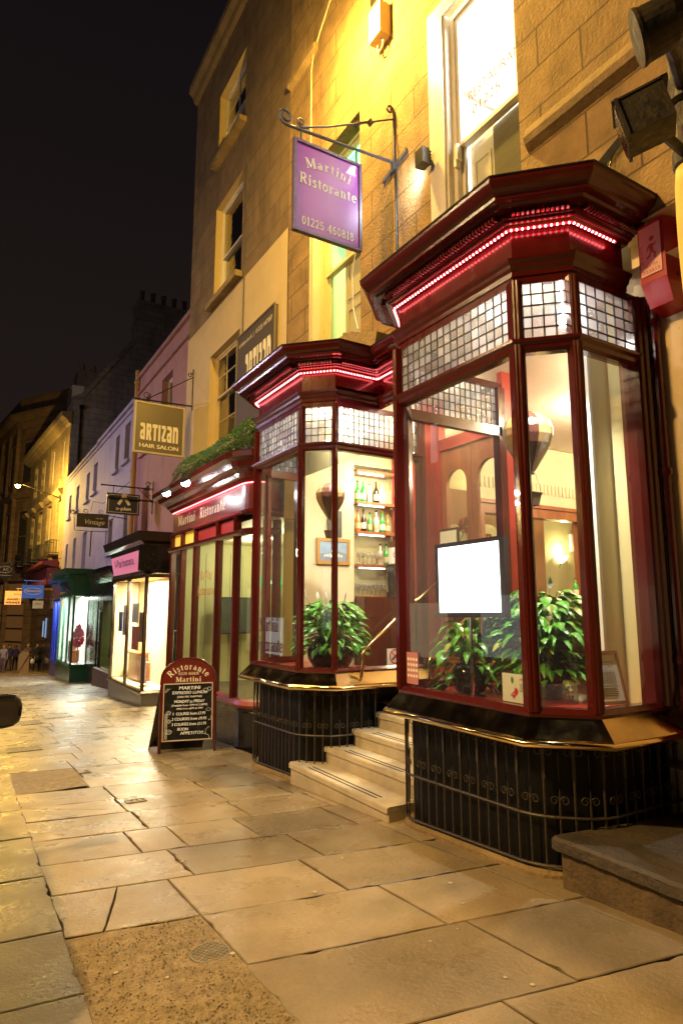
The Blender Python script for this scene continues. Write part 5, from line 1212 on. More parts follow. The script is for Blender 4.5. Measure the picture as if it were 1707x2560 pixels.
text(m, 'eat', (X2-.001, 3.39, 1.005), (0, -1, 0), uz, .014, 2); text(m, 'well', (X2-.001, 3.39, .983), (0, -1, 0), uz, .014, 2); text(m, 'silver', (X2-.001, 3.30, 1.09), (0, -1, 0), uz, .016, 3)
for k in range(5): m.box(X2-.0005, 3.27, 1.06-.012*k, X2, 3.33, 1.063-.012*k, 3)
m.build('print', [mat('heart_red', (.6,.02,.04), .5), mat('leaf_green_ink', (.06,.3,.04), .5), PAPER, INK], t)
t = thing('award_plaque', 'clear glass food award plaque standing in the angled window', 'plaque', (3.7, 3.12, .93))
m = MB(); m.obox((3.69, 3.14, 1.0), (.9, -.2, 0), (.2, .9, 0), uz, .17, .004, .075); m.build('plate', glassmat('plaque_glass', (.8,.86,.82), refl=1.6, body=.06), t)
m = MB()
for i in range(3):
    for j in range(3): q = V((3.69, 3.13, 1.0))+V((.9, -.2, 0))*(.04+.034*i)+V((0, 0, -.02+.034*j)); m.lathe(q, [(.013, 0), (.0135, .001)], 12, ax=(.2, .98, 0))
m.build('emblem', CHALK, t)
t = thing('window_sticker', 'food award sticker at the left corner of the nearer bay window', 'sticker', (3.45, 4.5, 1.0))
m = MB(); m.box(3.448, 4.44, .95, 3.451, 4.60, 1.22); m.build('sheet', mat('pink_sticker', (.55,.22,.24), .5), t)
m = MB()
for i in range(4):
    for j in range(4): m.lathe((3.4475, 4.46+.038*i, 1.02+.047*j), [(.014, 0), (.0145, .0005)], 10, ax=(1, 0, 0))
m.build('dots', CHALK, t)
t = thing('no_smoking_sign', 'white no smoking sticker at the foot of the farther bay glass', 'sign', (4.6, 6.36, .95))
m = MB(); m.box(4.48, 6.362, .93, 4.71, 6.366, 1.12); m.build('sheet', PAPER, t)
m = MB(); ribbon(m, arc(4.595, 1.025, .075, .08, 0, 360, 26), .014, lambda p: V((p[0], 6.359, p[1]))); ribbon(m, [(4.545, 1.08), (4.645, .97)], .012, lambda p: V((p[0], 6.358, p[1]))); ribbon(m, [(4.55, .985), (4.64, 1.065)], .02, lambda p: V((p[0], 6.3595, p[1])), 1)
m.build('symbol', [mat('sign_red', (.6,.015,.02), .5), INK], t)
# tables and coffee machine shapes behind the farther window
t = thing('espresso_machine', 'dark coffee grinder standing by the bar shelves', 'coffee machine', (6.0, 8.4, 1.8))
m = MB(); m.obox((6.02, 8.32, 2.05), (.98, 0, .08), (0, 1, 0), (-.08, 0, .98), .07, .1, .26); m.box(5.95, 8.2, 1.79, 6.12, 8.45, 1.86); m.build('body', IRON, t); m = MB(); m.box(5.95, 8.19, 1.86, 6.1, 8.2, 1.92); m.build('tray', CHROME, t)
t = thing('coffee_packet', 'white and black coffee packet above the grinder', 'packet', (6.0, 8.4, 2.4)); m = MB(); m.obox((6.02, 8.35, 2.45), (1, 0, .05), (0, 1, 0), (0, 0, 1), .07, .04, .13); m.build('bag', PAPER, t); m = MB(); text(m, 'C', (6.02, 8.305, 2.42), ux, uz, .08); m.build('print', INK, t)
t = thing('flower_arrangement', 'dried red hydrangea heads above the screen behind the glass', 'flowers', (6.3, 7.6, 2.5))
rf = random.Random(4); m = MB(); hs = [(6.0, 2.86), (6.2, 2.75), (6.9, 2.92), (7.12, 2.75), (7.3, 2.68)]
for (a, b) in hs:
    for k in range(130):
        th, ph_ = rf.uniform(0, 6.28), rf.uniform(-1, 1); q = V((a, 7.55, b))+V((math.cos(th)*math.sqrt(1-ph_*ph_), math.sin(th)*math.sqrt(1-ph_*ph_), ph_))*.13*rf.uniform(.8, 1); e = V((rf.uniform(-1, 1), rf.uniform(-1, 1), rf.uniform(-1, 1))).normalized()*.03; f_ = e.cross(V((.3, .9, .2))).normalized()*.02
        m.add([q-e, q+f_, q+e, q-f_], [(0, 1, 2, 3)], 0, rf.random())
m.build('blooms', mat('dried_red_petal', (.30,.025,.012), .7, tone=.6), t)
m = MB()
for (a, b) in hs: m.tube([(6.5, 7.7, 2.15), ((6.5+a)/2, 7.65, 2.45), (a, 7.55, b)], .012, 5)
m.build('stems', STEM, t)
for i_, (xa, za, w_, h_, lb) in enumerate(((8.9, 2.75, .35, .45, 'small dark framed print on the yellow wall left of the wall light'), (11.0, 3.3, .5, .35, 'wide framed print high on the yellow wall right of the wall light'))):
    t = thing('framed_print', lb, 'picture', (xa, 8.6, za)); m = MB(); m.box(xa-w_/2, 8.57, za-h_/2, xa+w_/2, 8.61, za+h_/2); m.build('frame', WOOD, t)
    m = MB(); m.box(xa-w_/2+.05, 8.562, za-h_/2+.05, xa+w_/2-.05, 8.572, za+h_/2-.05); m.build('print', mat('sepia_print', (.35,.28,.18), .6, noise=.6, nscale=7), t)
t = thing('table_notice', 'small framed table notice standing behind the glowing screen', 'notice', (4.6, 4.55, 2.3)); m = MB(); m.box(4.98, 5.6, 2.15, 5.0, 5.95, 2.55); m.build('board', WOOD, t)
m = MB(); m.box(4.972, 5.63, 2.18, 4.979, 5.92, 2.52); m.build('paper', PAPER, t); m = MB(); text(m, 'TABLE', (4.97, 5.775, 2.32), (0, -1, 0), uz, .06, width=.22); m.build('lettering', INK, t)
for i_ in range(9):
    t = thing('counter_glass', 'upturned glass in the row along the far counter', 'glass', (9.2+.16*i_, 6.3, 1.76), 'upturned glasses along the far counter'); local(t); c_ = gm.copy(); COL.objects.link(c_); c_.parent = t
t = thing('thermostat', 'white box with a switch on the wall beside the wall light', 'thermostat', (10.75, 8.58, 2.9)); m = MB(); m.box(10.62, 8.54, 2.75, 10.9, 8.6, 3.1); m.build('case', PAPER, t); m = MB(); m.box(10.66, 8.52, 2.8, 10.74, 8.54, 2.9); m.build('switch', CRM, t)
t = thing('bar_bench', 'dark panelled bar counter at the back of the dining room', 'counter', (8, 7.3, .5))
m = MB(); m.box(6.9, 6.2, .5, 11.5, 6.6, 1.70); 
for k in range(9): m.box(6.95+.5*k, 6.17, .7, 7.38+.5*k, 6.2, 1.5)
m.build('panel', WOOD, t); m = MB(); m.box(6.8, 6.1, 1.7, 11.6, 6.7, 1.76); m.build('top', WOOD, t)
for k, (x_, kk, lb) in enumerate(((8.0, 0, 'green bottle at the left on the far counter'), (8.6, 3, 'dark bottle third along the far counter'), (9.0, 3, 'dark bottle with a red cap beside the lily'), (8.3, 2, 'clear bottle second along the far counter'))):
    bottle('z%d' % k, .30, .04, kk, 0, lb, x_, 6.4, 1.76, 'bottles on the far counter')
# ============================================================ SANDWICH BOARD
t = thing('sandwich_board', 'arched maroon sandwich board with a chalked lunch menu', 'sandwich board', (3.05, 9.6, gz(9.6)))
yF = lambda x: 9.64-(x-2.70)*.36     # foot line of the front leaf
a0 = V((2.70, 9.64, gz(9.64))); b0 = V((3.45, 9.37, gz(9.37))); xd = (b0-a0).normalized(); W_ = (b0-a0).length
nb = V((xd.y, -xd.x, 0)).normalized(); 
if nb.y > 0: nb = -nb                # points to the viewer
up = (V((0, 0, 1))-nb*.16).normalized(); up = (up-xd*up.dot(xd)).normalized(); fn = xd.cross(up); fn = fn if fn.y < 0 else -fn
def bp(u, v_, o=0): return a0+xd*u+up*v_+fn*o
H_ = 1.36
def outline(ins, z0):
    w0 = W_/2; pts = [(ins, z0), (W_-ins, z0)]; top = H_-.34
    pts += [(w0+(w0-ins)*math.cos(R(a)), top+(.34-ins)*math.sin(R(a))**.85) for a in range(0, 181, 12)]
    return pts
m = MB(); m.extr([bp(u, v_, 0) for u, v_ in outline(.0, .16)], fn*-.03); m.build('panel', mat('maroon_plastic', (.13,.016,.008), .28, coat=.4), t)
m = MB(); o = outline(.0, 0)[1:]; q = [(W_, 0)]+o[1:]+[(0, 0)]
m.tube([bp(u, v_, -.012) for u, v_ in q], .022, 8); m.build('frame', mat('maroon_tube', (.09,.008,.006), .2, coat=.6), t, smooth=True)
m = MB(); m.extr([bp(.04, .18, .006), bp(W_-.04, .18, .006), bp(W_-.04, .985, .006), bp(.04, .985, .006)], fn*-.005); m.build('chalk_panel', mat('blackboard', (.022,.020,.016), .16, noise=.3, nscale=8, coat=.3), t)
m = MB()
for (u0, u1, v0, v1) in ((.035, W_-.035, .17, .185), (.035, W_-.035, .98, .995), (.035, .048, .185, .98), (W_-.048, W_-.035, .185, .98)): m.obox(bp((u0+u1)/2, (v0+v1)/2, .01), xd, fn, up, (u1-u0)/2, .006, (v1-v0)/2)
m.build('trim', mat('pale_trim', (.6,.5,.36), .4), t)
m = MB(); back = -fn
a1 = V((2.66, 10.08, gz(10.08))); 
bt = [bp(.0, 1.02, -.06), bp(W_, 1.02, -.06), a1+xd*W_, a1]
m.extr([V(p) for p in bt], (0, .025, 0)); m.build('rear_leaf', BLACK, t)
m = MB(); m.obox(bp(-.01, .80, -.03), xd, fn, up, .03, .012, .012); m.obox(bp(W_+.01, .80, -.03), xd, fn, up, .03, .012, .012); m.obox((bp(0, .06, -.02)+a1)/2, (a1-bp(0, .06)).normalized(), xd, up, .16, .004, .05); m.build('hinge', CHROME, t)
m = MB(); glyphs(m, 'Ristorante', bp(W_/2, 1.195, .004), xd, up, .095, width=.60, arcr=.35, track=.1); glyphs(m, '01225 460818', bp(W_/2, 1.115, .004), xd, up, .04, width=.30); glyphs(m, 'Martini', bp(W_/2, 1.015, .004), xd, up, .075, width=.38); m.build('lettering', LETW, t)
m = MB()
for s_, v_, h_, wd, sh in (('MARTiNi', .845, .05, .31, .05), ('EXPRESSO LUNCH', .785, .042, .50, .05), ('(AND PRE THEATRE)', .735, .026, .36, .1), ('MONDAY to FRIDAY', .665, .042, .44, .1), ('(Available from 12PM til 2.30PM)', .62, .028, .52, .15), ('AND from 6PM til 7PM', .575, .026, .38, .15), ('1  COURSE from £7.95', .50, .04, .47, .05), ('2 COURSES from £9.95', .43, .04, .50, .05), ('3 COURSES from £11.95', .36, .04, .50, .05), ('BUON', .295, .04, .15, .05), ('APPETiTO!!', .24, .042, .33, .05)):
    u_ = W_/2+{'BUON': -.07, 'APPETiTO!!': .06}.get(s_, .02); text(m, s_, bp(u_, v_*1.065, .0085), xd, (up+xd*.05).normalized(), h_, width=wd, shear=sh, bold=.03, wave=.04)
def chalk(pts, w_=.005): ribbon(m, pts, w_, lambda p: bp(p[0], p[1], .0085))
for ph_ in (0, 2.0, 4.1): chalk([(.085+.018*math.sin(v_*16+ph_), .2+v_*.36) for v_ in [i/24 for i in range(25)]])
for (u_, v_, r_) in ((.12, .57, .032), (.125, .45, .03), (.13, .30, .04)):
    chalk(arc(u_, v_, r_, r_*.8, 0, 360, 16), .004)
    for k in range(5): chalk([(u_-r_*.6+k*r_*.3, v_-r_*.55), (u_-r_*.5+k*r_*.3, v_+r_*.55)], .002)
chalk(arc(.66, .88, .04, .03, 30, 330, 12), .004); chalk(arc(.71, .90, .028, .025, 0, 360, 12), .004); chalk(arc(.72, .28, .06, .07, 90, 200, 10), .004); chalk([(.63, .26), (.70, .24), (.72, .20), (.70, .18)], .004); chalk([(.06, .86), (.13, .92)], .004); chalk([(.055, .88), (.1, .925)], .004); chalk(arc(.70, .60, .035, .02, 0, 360, 12), .003); chalk(arc(.72, .48, .02, .035, 200, 420, 12), .004)
m.build('chalk_writing', CHALK, t)

# ============================================================ RED ALARM BOX, POLE WITH SPOTLIGHTS
t = thing('alarm_box', 'red burglar alarm box with running man label beside the nearer bay', 'alarm box', (4.6, 2.6, 4.2))
m = MB()
m.add([(4.615, 2.73, 4.02), (4.615, 2.50, 4.02), (4.615, 2.50, 4.62), (4.615, 2.73, 4.62), (4.36, 2.72, 4.08), (4.36, 2.51, 4.08), (4.36, 2.51, 4.56), (4.36, 2.72, 4.56), (4.44, 2.71, 3.90), (4.615, 2.52, 3.87), (4.44, 2.52, 3.90), (4.615, 2.71, 3.87)],
      [(4, 5, 6, 7), (1, 5, 6, 2), (0, 4, 7, 3), (3, 7, 6, 2), (4, 5, 10, 8), (8, 10, 9, 11), (0, 4, 8, 11), (1, 5, 10, 9)]); m.build('case', mat('alarm_red', (.30,.010,.014), .35), t)
m = MB(); m.lathe((4.50, 2.508, 4.12), [(.022, 0), (.022, .004)], 14, ax=(0, -1, 0))
for k in range(3): m.box(4.50, 2.503, 4.46+.03*k, 4.58, 2.508, 4.47+.03*k)
m.build('vent', INK, t)
m = MB(); m.box(4.350, 2.535, 4.13, 4.359, 2.705, 4.53); m.build('label_plate', mat('pink_plate', (.62,.34,.30), .5), t)
m = MB(); X2 = 4.347; cy_ = 2.612
def rb(pts, w_): ribbon(m, pts, w_, lambda p: V((X2, cy_-p[0]*.75, 4.34+p[1])))
rb([(-.005, .035), (.01, -.03)], .045); rb([(.01, -.03), (.04, -.05), (.035, -.09)], .02); rb([(.0, -.03), (-.02, -.06), (-.05, -.075)], .02); rb([(0, .03), (-.035, .01), (-.04, -.02)], .014); rb([(0, .03), (.04, .015), (.055, .035)], .014)
m.lathe((X2, cy_-.010, 4.34+.075), [(.020, 0), (.0205, .0008)], 14, ax=(-1, 0, 0))
m.build('running_figure', mat('label_red', (.40,.05,.04), .5), t)
m = MB()
for k, ch in enumerate('DSSA'): text(m, ch, (X2, 2.69, 4.36-.042*k), (0, -1, 0), uz, .026)
text(m, 'BATH', (X2, 2.615, 4.19), (0, -1, 0), uz, .024, width=.09); text(m, '723515', (X2, 2.62, 4.145), (0, -1, 0), uz, .026, width=.14); m.build('lettering', mat('label_red2', (.30,.04,.03), .5), t)
m = MB(); m.box(4.59, 2.3, 4.3, 4.618, 2.85, 4.6); m.build('backing_board', mat('pink_board', (.42,.18,.17), .7), t)

t = thing('scaffold_pole', 'dark scaffold pole wrapped in yellow foam at the right edge', 'scaffold pole', (2.264, 1.173, -.06))
m = MB(); m.tube([(2.264, 1.173, gz(1.2)), (2.264, 1.173, 7)], .052, 20); m.build('tube', mat('rusty_steel', (.055,.042,.03), .5, metal=.5, noise=.5, nscale=8, bump=.5, bscale=50, rvar=.15), t)
FOAM = mat('yellow_foam', (.80,.62,.16), .65, noise=.15, nscale=6, bump=.4, bscale=50)
for k, (z0_, z1_) in enumerate(((1.15, 1.86), (1.88, 2.62), (2.64, 3.26))):
    m = MB(); n = 10; pr = []
    for i in range(n+1): s_ = i/n; pr.append((.056+.012*abs(math.sin(math.pi*min(1, s_)))**.5, z0_+(z1_-z0_)*s_))
    m.lathe((2.264, 1.173, 0), pr, 22); m.build('foam_sleeve', FOAM, t, smooth=True)
m = MB()
for z_ in (1.87, 2.63): m.lathe((2.264, 1.173, z_-.015), [(.066, 0), (.07, .015), (.066, .03)], 20)
m.build('tie', mat('pale_tie', (.5,.4,.15), .5), t)
BX = mat('weathered_black_metal', (.012,.010,.008), .5, metal=.2, noise=.6, nscale=14, col2=(.055,.04,.02), bump=.5, bscale=30, rvar=.15)
t = thing('spotlight', 'battered black spotlight seen from behind, clamped to the pole', 'spotlight', (2.0, 1.16, 3.45))
# barrel points away from the pole, down the street
c = V((1.90, 1.12, 3.265)); ax = V((-.5, .78, -.22)).normalized(); sd = ax.cross(V((0, 0, 1))).normalized(); u2 = sd.cross(ax)
m = MB(); m.obox(c, ax, sd, u2, .072, .062, .072); m.obox(c+ax*.076, ax, sd, u2, .006, .07, .08); m.obox(c+u2*.076, ax, sd, u2, .09, .066, .004); m.build('housing', BX, t)
m = MB(); m.tube([c, c+(V((2.22, 1.17, 3.30))-c)*.5, V((2.22, 1.17, 3.30))], .018, 8); m.lathe((2.264, 1.173, 3.26), [(.058, 0), (.064, .01), (.064, .07), (.058, .08)], 18); m.build('clamp', BX, t)
m = MB(); m.obox(c+ax*.084, ax, sd, u2, .002, .06, .07); m.build('lens', GLASSU, t)
t = thing('spotlight', 'larger rounded black lamp head cut off by the top right corner', 'spotlight', (1.98, 1.15, 3.85))
c = V((1.83, 1.0, 3.49)); m = MB(); m.lathe(c-ax*.06, [(.04, -.02), (.065, 0), (.08, .03), (.085, .12), (.09, .13), (.09, .14)], 24, ax=tuple(ax)); m.build('housing', BX, t)
m = MB(); m.lathe((2.264, 1.173, 3.52), [(.058, 0), (.075, .01), (.075, .10), (.058, .11)], 18); m.tube([(2.25, 1.17, 3.57), (2.05, 1.09, 3.56), (1.85, 1.01, 3.5)], .022, 8); m.build('clamp', BX, t)

# ============================================================ PARKED VAN (only its door mirror reaches the picture)
t = thing('parked_van', 'dark parked van whose black door mirror pokes in at the left edge', 'van', (-.9, 5.2, gz(5.2)-.14)); CP = mat('car_paint', (.010,.010,.012), .15, coat=.9)
zr = gz(5.2)-.14
m = MB(); body = [(3.3, .35), (3.3, 1.5), (3.45, 1.85), (5.6, 1.85), (6.35, 1.25), (7.5, 1.05), (7.7, .75), (7.7, .35)]
m.extr([(-.25, y_, z_+zr) for y_, z_ in [(a_, min(b_, 1.62)) for a_, b_ in body]], (-1.75, 0, 0)); m.build('body', CP, t)
m = MB(); m.extr([(-.235, 5.6, 1.1+zr), (-.235, 4.1, 1.1+zr), (-.235, 4.1, 1.54+zr), (-.235, 5.5, 1.54+zr), (-.235, 6.05, 1.2+zr)], (-.02, 0, 0)); m.build('window', mat('car_glass', (.01,.01,.012), .05), t)
for y_ in (4.0, 6.9):
    for x_ in (-.28, -1.75):
        m = MB(); m.lathe((x_-.1, y_, zr+.33), [(.22, -.11), (.33, -.10), (.33, .10), (.22, .11)], 24, ax=(1, 0, 0)); q = m.build('wheel', mat('tyre', (.02,.02,.02), .8), t); m = MB(); m.lathe((x_-.1, y_, zr+.33), [(.05, -.115), (.2, -.112), (.2, .112), (.05, .115)], 16, ax=(1, 0, 0)); m.build('rim', CHROME, q)
m = MB(); c = V((.34, 5.6, .83)); n = 20
def sup(a, b, p=3.2): return 1/((abs(math.cos(a))**p+abs(math.sin(a))**p)**(1/p))
rings = []
for (yy, k) in ((-.09, .80), (-.08, .95), (-.04, 1.0), (.03, .95), (.09, .7), (.12, .3)):
    ring = []
    for j in range(n):
        a = 2*math.pi*j/n; s_ = sup(a, 1); ring.append((c.x+.155*k*s_*math.cos(a), c.y+yy, c.z+.125*k*s_*math.sin(a)))
    rings.append(ring)
for A_, B_ in zip(rings[:-1], rings[1:]):
    for j in range(n): m.add([A_[j], A_[(j+1) % n], B_[(j+1) % n], B_[j]], [(0, 1, 2, 3)])
m.add(rings[-1], [tuple(range(n))]); m.tube([(c.x-.12, c.y, c.z-.02), (-.26, c.y-.02, c.z-.10)], .03, 8)
mo = m.build('door_mirror', CP, t, smooth=True)
m = MB(); m.add([(p[0], p[1]+.004, p[2]) for p in rings[0]], [tuple(range(n))]); m.build('mirror_glass', mat('mirror', (.03,.03,.035), .05, coat=1), mo)

# ============================================================ THE ROW BEYOND
PB = thing('pink_house', 'pink rendered house with a parapet above the insurance shop', 'building', (PX, 18, 0))
m = MB(); wp = [(18.4, 19.6, 6.9, 8.85), (21.0, 22.0, 6.9, 8.85), (23.0-.6, 22.68, 3.9, 5.1)]
wp = wp[:2]; low = [(20.6, 21.5, 3.9, 5.6), (22.0, 22.5, 3.9, 5.4)]
wall_sheet(m, PX, 14.3, 22.7, -2, 9.98, wp+low+[(14.4, 22.6, -1.5, 3.0)], .35); m.quad((PX, 14.3, 9.98), (12, 14.3, 9.6), (12, 22.7, 9.6), (PX, 22.7, 9.98)); m.build('wall', PINK, PB)
m = MB(); m.box(PX-.10, 14.5, 9.86, PX+.3, 22.7, 10.0); m.box(PX-.09, 14.5, 9.25, PX+.0, 22.7, 9.33); m.build('parapet_coping', mat('pink_stone', (.45,.24,.20), .8, noise=.3, nscale=4), PB)
for h_ in wp+low: sash(PB, PX+.2, *h_, (h_[2]+h_[3])/2, (1, 1), (1, 1), room=.8, sill=PINK)
m = MB(); m.tube([(PX-.08, 22.72, 3.4), (PX-.08, 22.72, 10.2)], .085, 10)
for z_ in (4.0, 6.4, 8.2, 9.7): m.lathe((PX-.08, 22.72, z_), [(.1, 0), (.12, .05), (.1, .1)], 10)
m.build('downpipe', mat('ochre_pipe', (.45,.26,.09), .6), PB)
LB_ = thing('lavender_house', 'long lavender painted terrace house beyond the pink one', 'building', (PX, 31, 0))
m = MB(); holes = [(23.84, 24.74, 7.15, 8.65), (25.7, 26.4, 7.1, 8.55), (30.3, 31.3, 6.95, 8.36), (32.3, 33.2, 6.85, 8.25), (35.4, 36.3, 6.8, 8.12), (38.0, 38.9, 6.7, 8.0), (23.3, 24.2, 3.9, 5.2), (26.2, 27.0, 3.8, 5.2), (32.2, 33.3, 3.5, 5.3), (35.4, 36.3, 3.6, 5.3), (38.2, 39.0, 3.6, 5.2)]
wall_sheet(m, PX, 22.7, 40.4, -4, 9.25, holes+[(23.6, 40, -3, 3.0)], .35); m.quad((PX, 22.7, 9.25), (12, 22.7, 10.5), (12, 40.4, 10.5), (PX, 40.4, 9.25)); m.build('wall', LAV, LB_)
m = MB(); m.box(PX-.1, 22.8, 9.15, PX+.3, 30.2, 9.3); m.box(PX-.1, 30.2, 9.10, PX+.3, 40.3, 9.22); m.box(PX-.07, 22.8, 8.9, PX, 40.3, 8.97); m.build('parapet_coping', LAV, LB_)
for h_ in holes: sash(LB_, PX+.18, *h_, (h_[2]+h_[3])/2, (1, 1), (1, 1), room=.8, sill=LAV)
m = MB(); m.tube([(PX-.08, 22.95, -1), (PX-.08, 22.95, 9.2)], .06, 8); m.build('downpipe', LAV, LB_)
m = MB(); m.box(PX-.06, 27.3, 4.2, PX, 27.7, 4.8); m.build('vent', LAV, LB_)

def shop(name, label, x0, x1, y0_, y1_, zb0, zb1, zw1, zf0, zf1, zc1, paint, riser, panes, room_col, power, lcol, proj=.25, fas=None, ret=True, nm='glow'):
    """projecting shopfront between y0_ and y1_, front plane x0, back x1"""
    t = thing(name, label, 'shopfront', (x1, (y0_+y1_)/2, gz(y0_)))
    P_ = [(x1, y0_), (x0, y0_), (x0, y1_), (x1, y1_)]
    m = MB(); m.sweep(P_, [(-.06, zb0-1.5), (.02, zb0-1.5), (.02, zb0), (-.06, zb0)]); m.build('stall_riser', riser, t)
    m = MB(); m.sweep(P_, [(-.06, zb0), (.07, zb0), (.08, zb0+.05), (.03, zb0+.10), (-.06, zb0+.11)]); m.build('sill', paint, t); m = MB(); m.sweep(P_, [(-.06, zw1), (.04, zw1), (.08, zw1+.08), (.04, zf0), (-.06, zf0)])
    m.sweep(P_, [(0, zf1), (proj*.4, zf1), (proj*.5, zf1+(zc1-zf1)*.3), (proj*.9, zf1+(zc1-zf1)*.45), (proj, zf1+(zc1-zf1)*.75), (proj*1.1, zc1), (0, zc1+.05)]); m.build('cornice', paint, t)
    m = MB(); m.sweep(P_, [(-.06, zf0), (.02, zf0), (.02+proj*.3, zf1), (-.06, zf1)]); m.build('fascia', fas or paint, t)
    k = panes
    for i in range(k+1):
        m = MB()
        yy = y0_+(y1_-y0_)*i/k; m.box(x0-.03, yy-.05+(.05 if i == 0 else 0)-(.05 if i == k else 0), zb0+.1, x0+.05, yy+.05+(.05 if i == 0 else 0)-(.05 if i == k else 0), zw1); m.build('mullion', paint, t)
    m = MB(); m.box(x1-.08, y0_-.02, zb0+.1, x1, y0_+.05, zw1); m.build('mullion', paint, t)
    m = MB(); m.quad((x0+.01, y0_+.02, zb0+.1), (x0+.01, y1_, zb0+.1), (x0+.01, y1_, zw1), (x0+.01, y0_+.02, zw1)); m.quad((x0+.01, y0_+.01, zb0+.1), (x1, y0_+.01, zb0+.1), (x1, y0_+.01, zw1), (x0+.01, y0_+.01, zw1)); m.build('pane', GLASS, t)
    m = MB(); m.quad((x1+.02, y0_+.05, zb0), (x1+.02, y1_, zb0), (x1+.02, y1_, zw1+.05), (x1+.02, y0_+.05, zw1+.05)); m.quad((x0+.06, y0_+.05, zw1+.03), (x1, y0_+.05, zw1+.03), (x1, y1_, zw1+.03), (x0+.06, y1_, zw1+.03)); m.quad((x0+.06, y0_+.05, zb0+.09), (x1, y0_+.05, zb0+.09), (x1, y1_, zb0+.09), (x0+.06, y1_, zb0+.09)); m.quad((x0+.06, y1_-.03, zb0), (x1, y1_-.03, zb0), (x1, y1_-.03, zw1), (x0+.06, y1_-.03, zw1)); m.build('display_lining', room_col, t)
    lamp('shop_light', t, 'AREA', ((x0+x1)/2+.05, (y0_+y1_)/2, zw1-.03), power, lcol, min(.5, x1-x0))
    return t
INS = mat('shop_lining', (.85,.72,.42), .7)
t = shop('insurance_shopfront', 'black corner shopfront with lit pink fascia and blazing window display', 4.28, 5.05, 17.1, 21.2, -.62, 0, 2.42, 2.62, 3.18, 3.62, mat('black_brown_paint', (.035,.022,.015), .25, coat=.4), mat('grey_riser', (.10,.10,.11), .3, coat=.3), 2, INS, 680, (1, .88, .62), .32, emat('lit_pink_fascia', (.58, .17, .26), .6))
m = MB(); text(m, 'A-Plan Insurance', (4.135, 19.2, 2.82), (0, -1, 0), (-.28, 0, .96), .24, width=2.4, bold=.04); m.build('fascia_lettering', mat('plum_lettering', (.10,.05,.14), .5), t)
m = MB(); m.box(4.0, 16.90, 2.58, 5.6, 16.97, 3.24); m.box(4.2, 17.10, 2.45, 5.9, 17.2, 3.2); m.box(4.30, 16.3, 2.5, 5.9, 17.1, 2.6); m.build('return_fascia', BLACK, t)
PCOL = [mat('brown_poster', (.30,.14,.06), .6, noise=.5, nscale=5), mat('blue_poster', (.08,.12,.30), .6, noise=.4, nscale=6), PAPER, mat('red_poster', (.45,.05,.04), .6, noise=.4, nscale=6)]
for k_, (ya, yb, za, zb_, cc) in enumerate(((17.35, 17.95, .7, 1.5, 0), (18.1, 18.9, 1.2, 1.75, 2), (18.1, 18.9, .45, 1.1, 3), (19.5, 20.2, .8, 1.7, 0), (20.35, 20.9, .9, 1.5, 1), (17.4, 18.1, -.3, .3, 2))):
    m = MB(); m.box(4.33+.02*k_, ya, za, 4.34+.02*k_, yb, zb_); m.build('poster', PCOL[cc], t)
m = MB(); m.box(4.7, 19.4, -.5, 5.0, 20.6, .25); m.box(4.62, 19.3, .25, 5.02, 20.7, .3); m.build('display_table', OAK, t)
m = MB(); 
for i in range(12): m.box(4.5, 18.2, -.45+.05*i, 4.75, 18.6, -.44+.05*i)
m.build('leaflets', mat('rack', (.5,.15,.1), .6), t)
t2 = thing('lit_doorway', 'bright half-glazed shop doorway beside the insurance window', 'doorway', (5.3, 16.2, -.9))
m = MB(); m.box(5.3, 15.3, -.9, 5.36, 15.42, 2.4); m.box(5.3, 16.9, -.9, 5.36, 17.0, 2.4); m.box(5.3, 15.42, 2.2, 5.36, 16.9, 2.4); m.box(5.3, 15.42, -.9, 5.34, 16.9, 0); m.box(5.3, 16.12, 0, 5.34, 16.18, 2.2); m.box(5.3, 15.42, .9, 5.34, 16.9, .94); m.build('frame', OAK, t2)
m = MB(); m.quad((5.6, 15, -.9), (5.6, 17, -.9), (5.6, 17, 2.5), (5.6, 15, 2.5)); m.build('lit_wall', INS, t2); lamp('door_light', t2, 'AREA', (5.2, 16.3, 2.35), 120, (1, .75, .35), .3)
m = MB(); m.tube([(5.05, 16.9, .1), (4.98, 16.9, .12), (4.98, 16.9, 1.0), (5.05, 16.9, 1.02)], .018, 6); m.build('handle', CHROME, t2)

t = thing('dark_shopfront', 'narrow black shopfront with a coat on display between the bright shops', 'shopfront', (5.1, 25.5, -1.3))
m = MB(); m.box(5.0, 24.2, 1.9, 5.12, 29.8, 3.1); m.extr([(5.1, 24.2, 2.5), (4.7, 24.2, 3.0), (4.62, 24.2, 3.15), (5.1, 24.2, 3.2)], (0, 5.4, 0)); m.box(5.02, 24.3, -1.6, 5.12, 24.5, 2.0); m.box(5.02, 27.3, -1.6, 5.12, 27.6, 2.0); m.box(5.02, 27.9, -1.8, 5.12, 29.9, 2.4); m.box(4.95, 21.3, -1.5, 5.1, 24.3, 3.0); m.build('frame', BLACK, t)
m = MB(); m.box(4.9, 24.3, -1.8, 5.1, 27.6, -.75); m.build('stall_riser', mat('brown_riser', (.09,.045,.03), .6), t)
m = MB(); m.quad((5.08, 24.5, -.75), (5.08, 27.3, -.75), (5.08, 27.3, 1.95), (5.08, 24.5, 1.95)); m.build('pane', GLASS, t)
m = MB(); m.quad((6.0, 23.5, -1.2), (6.0, 29.2, -1.2), (6.0, 29.2, 2.2), (6.0, 23.5, 2.2)); m.quad((5.12, 28.6, -1.2), (6.0, 28.6, -1.2), (6.0, 28.6, 2.2), (5.12, 28.6, 2.2)); m.build('lining', mat('olive_lining', (.25,.30,.10), .8), t); lamp('window_light', t, 'AREA', (5.5, 25.8, 1.9), 60, (1, .9, .5), .4)
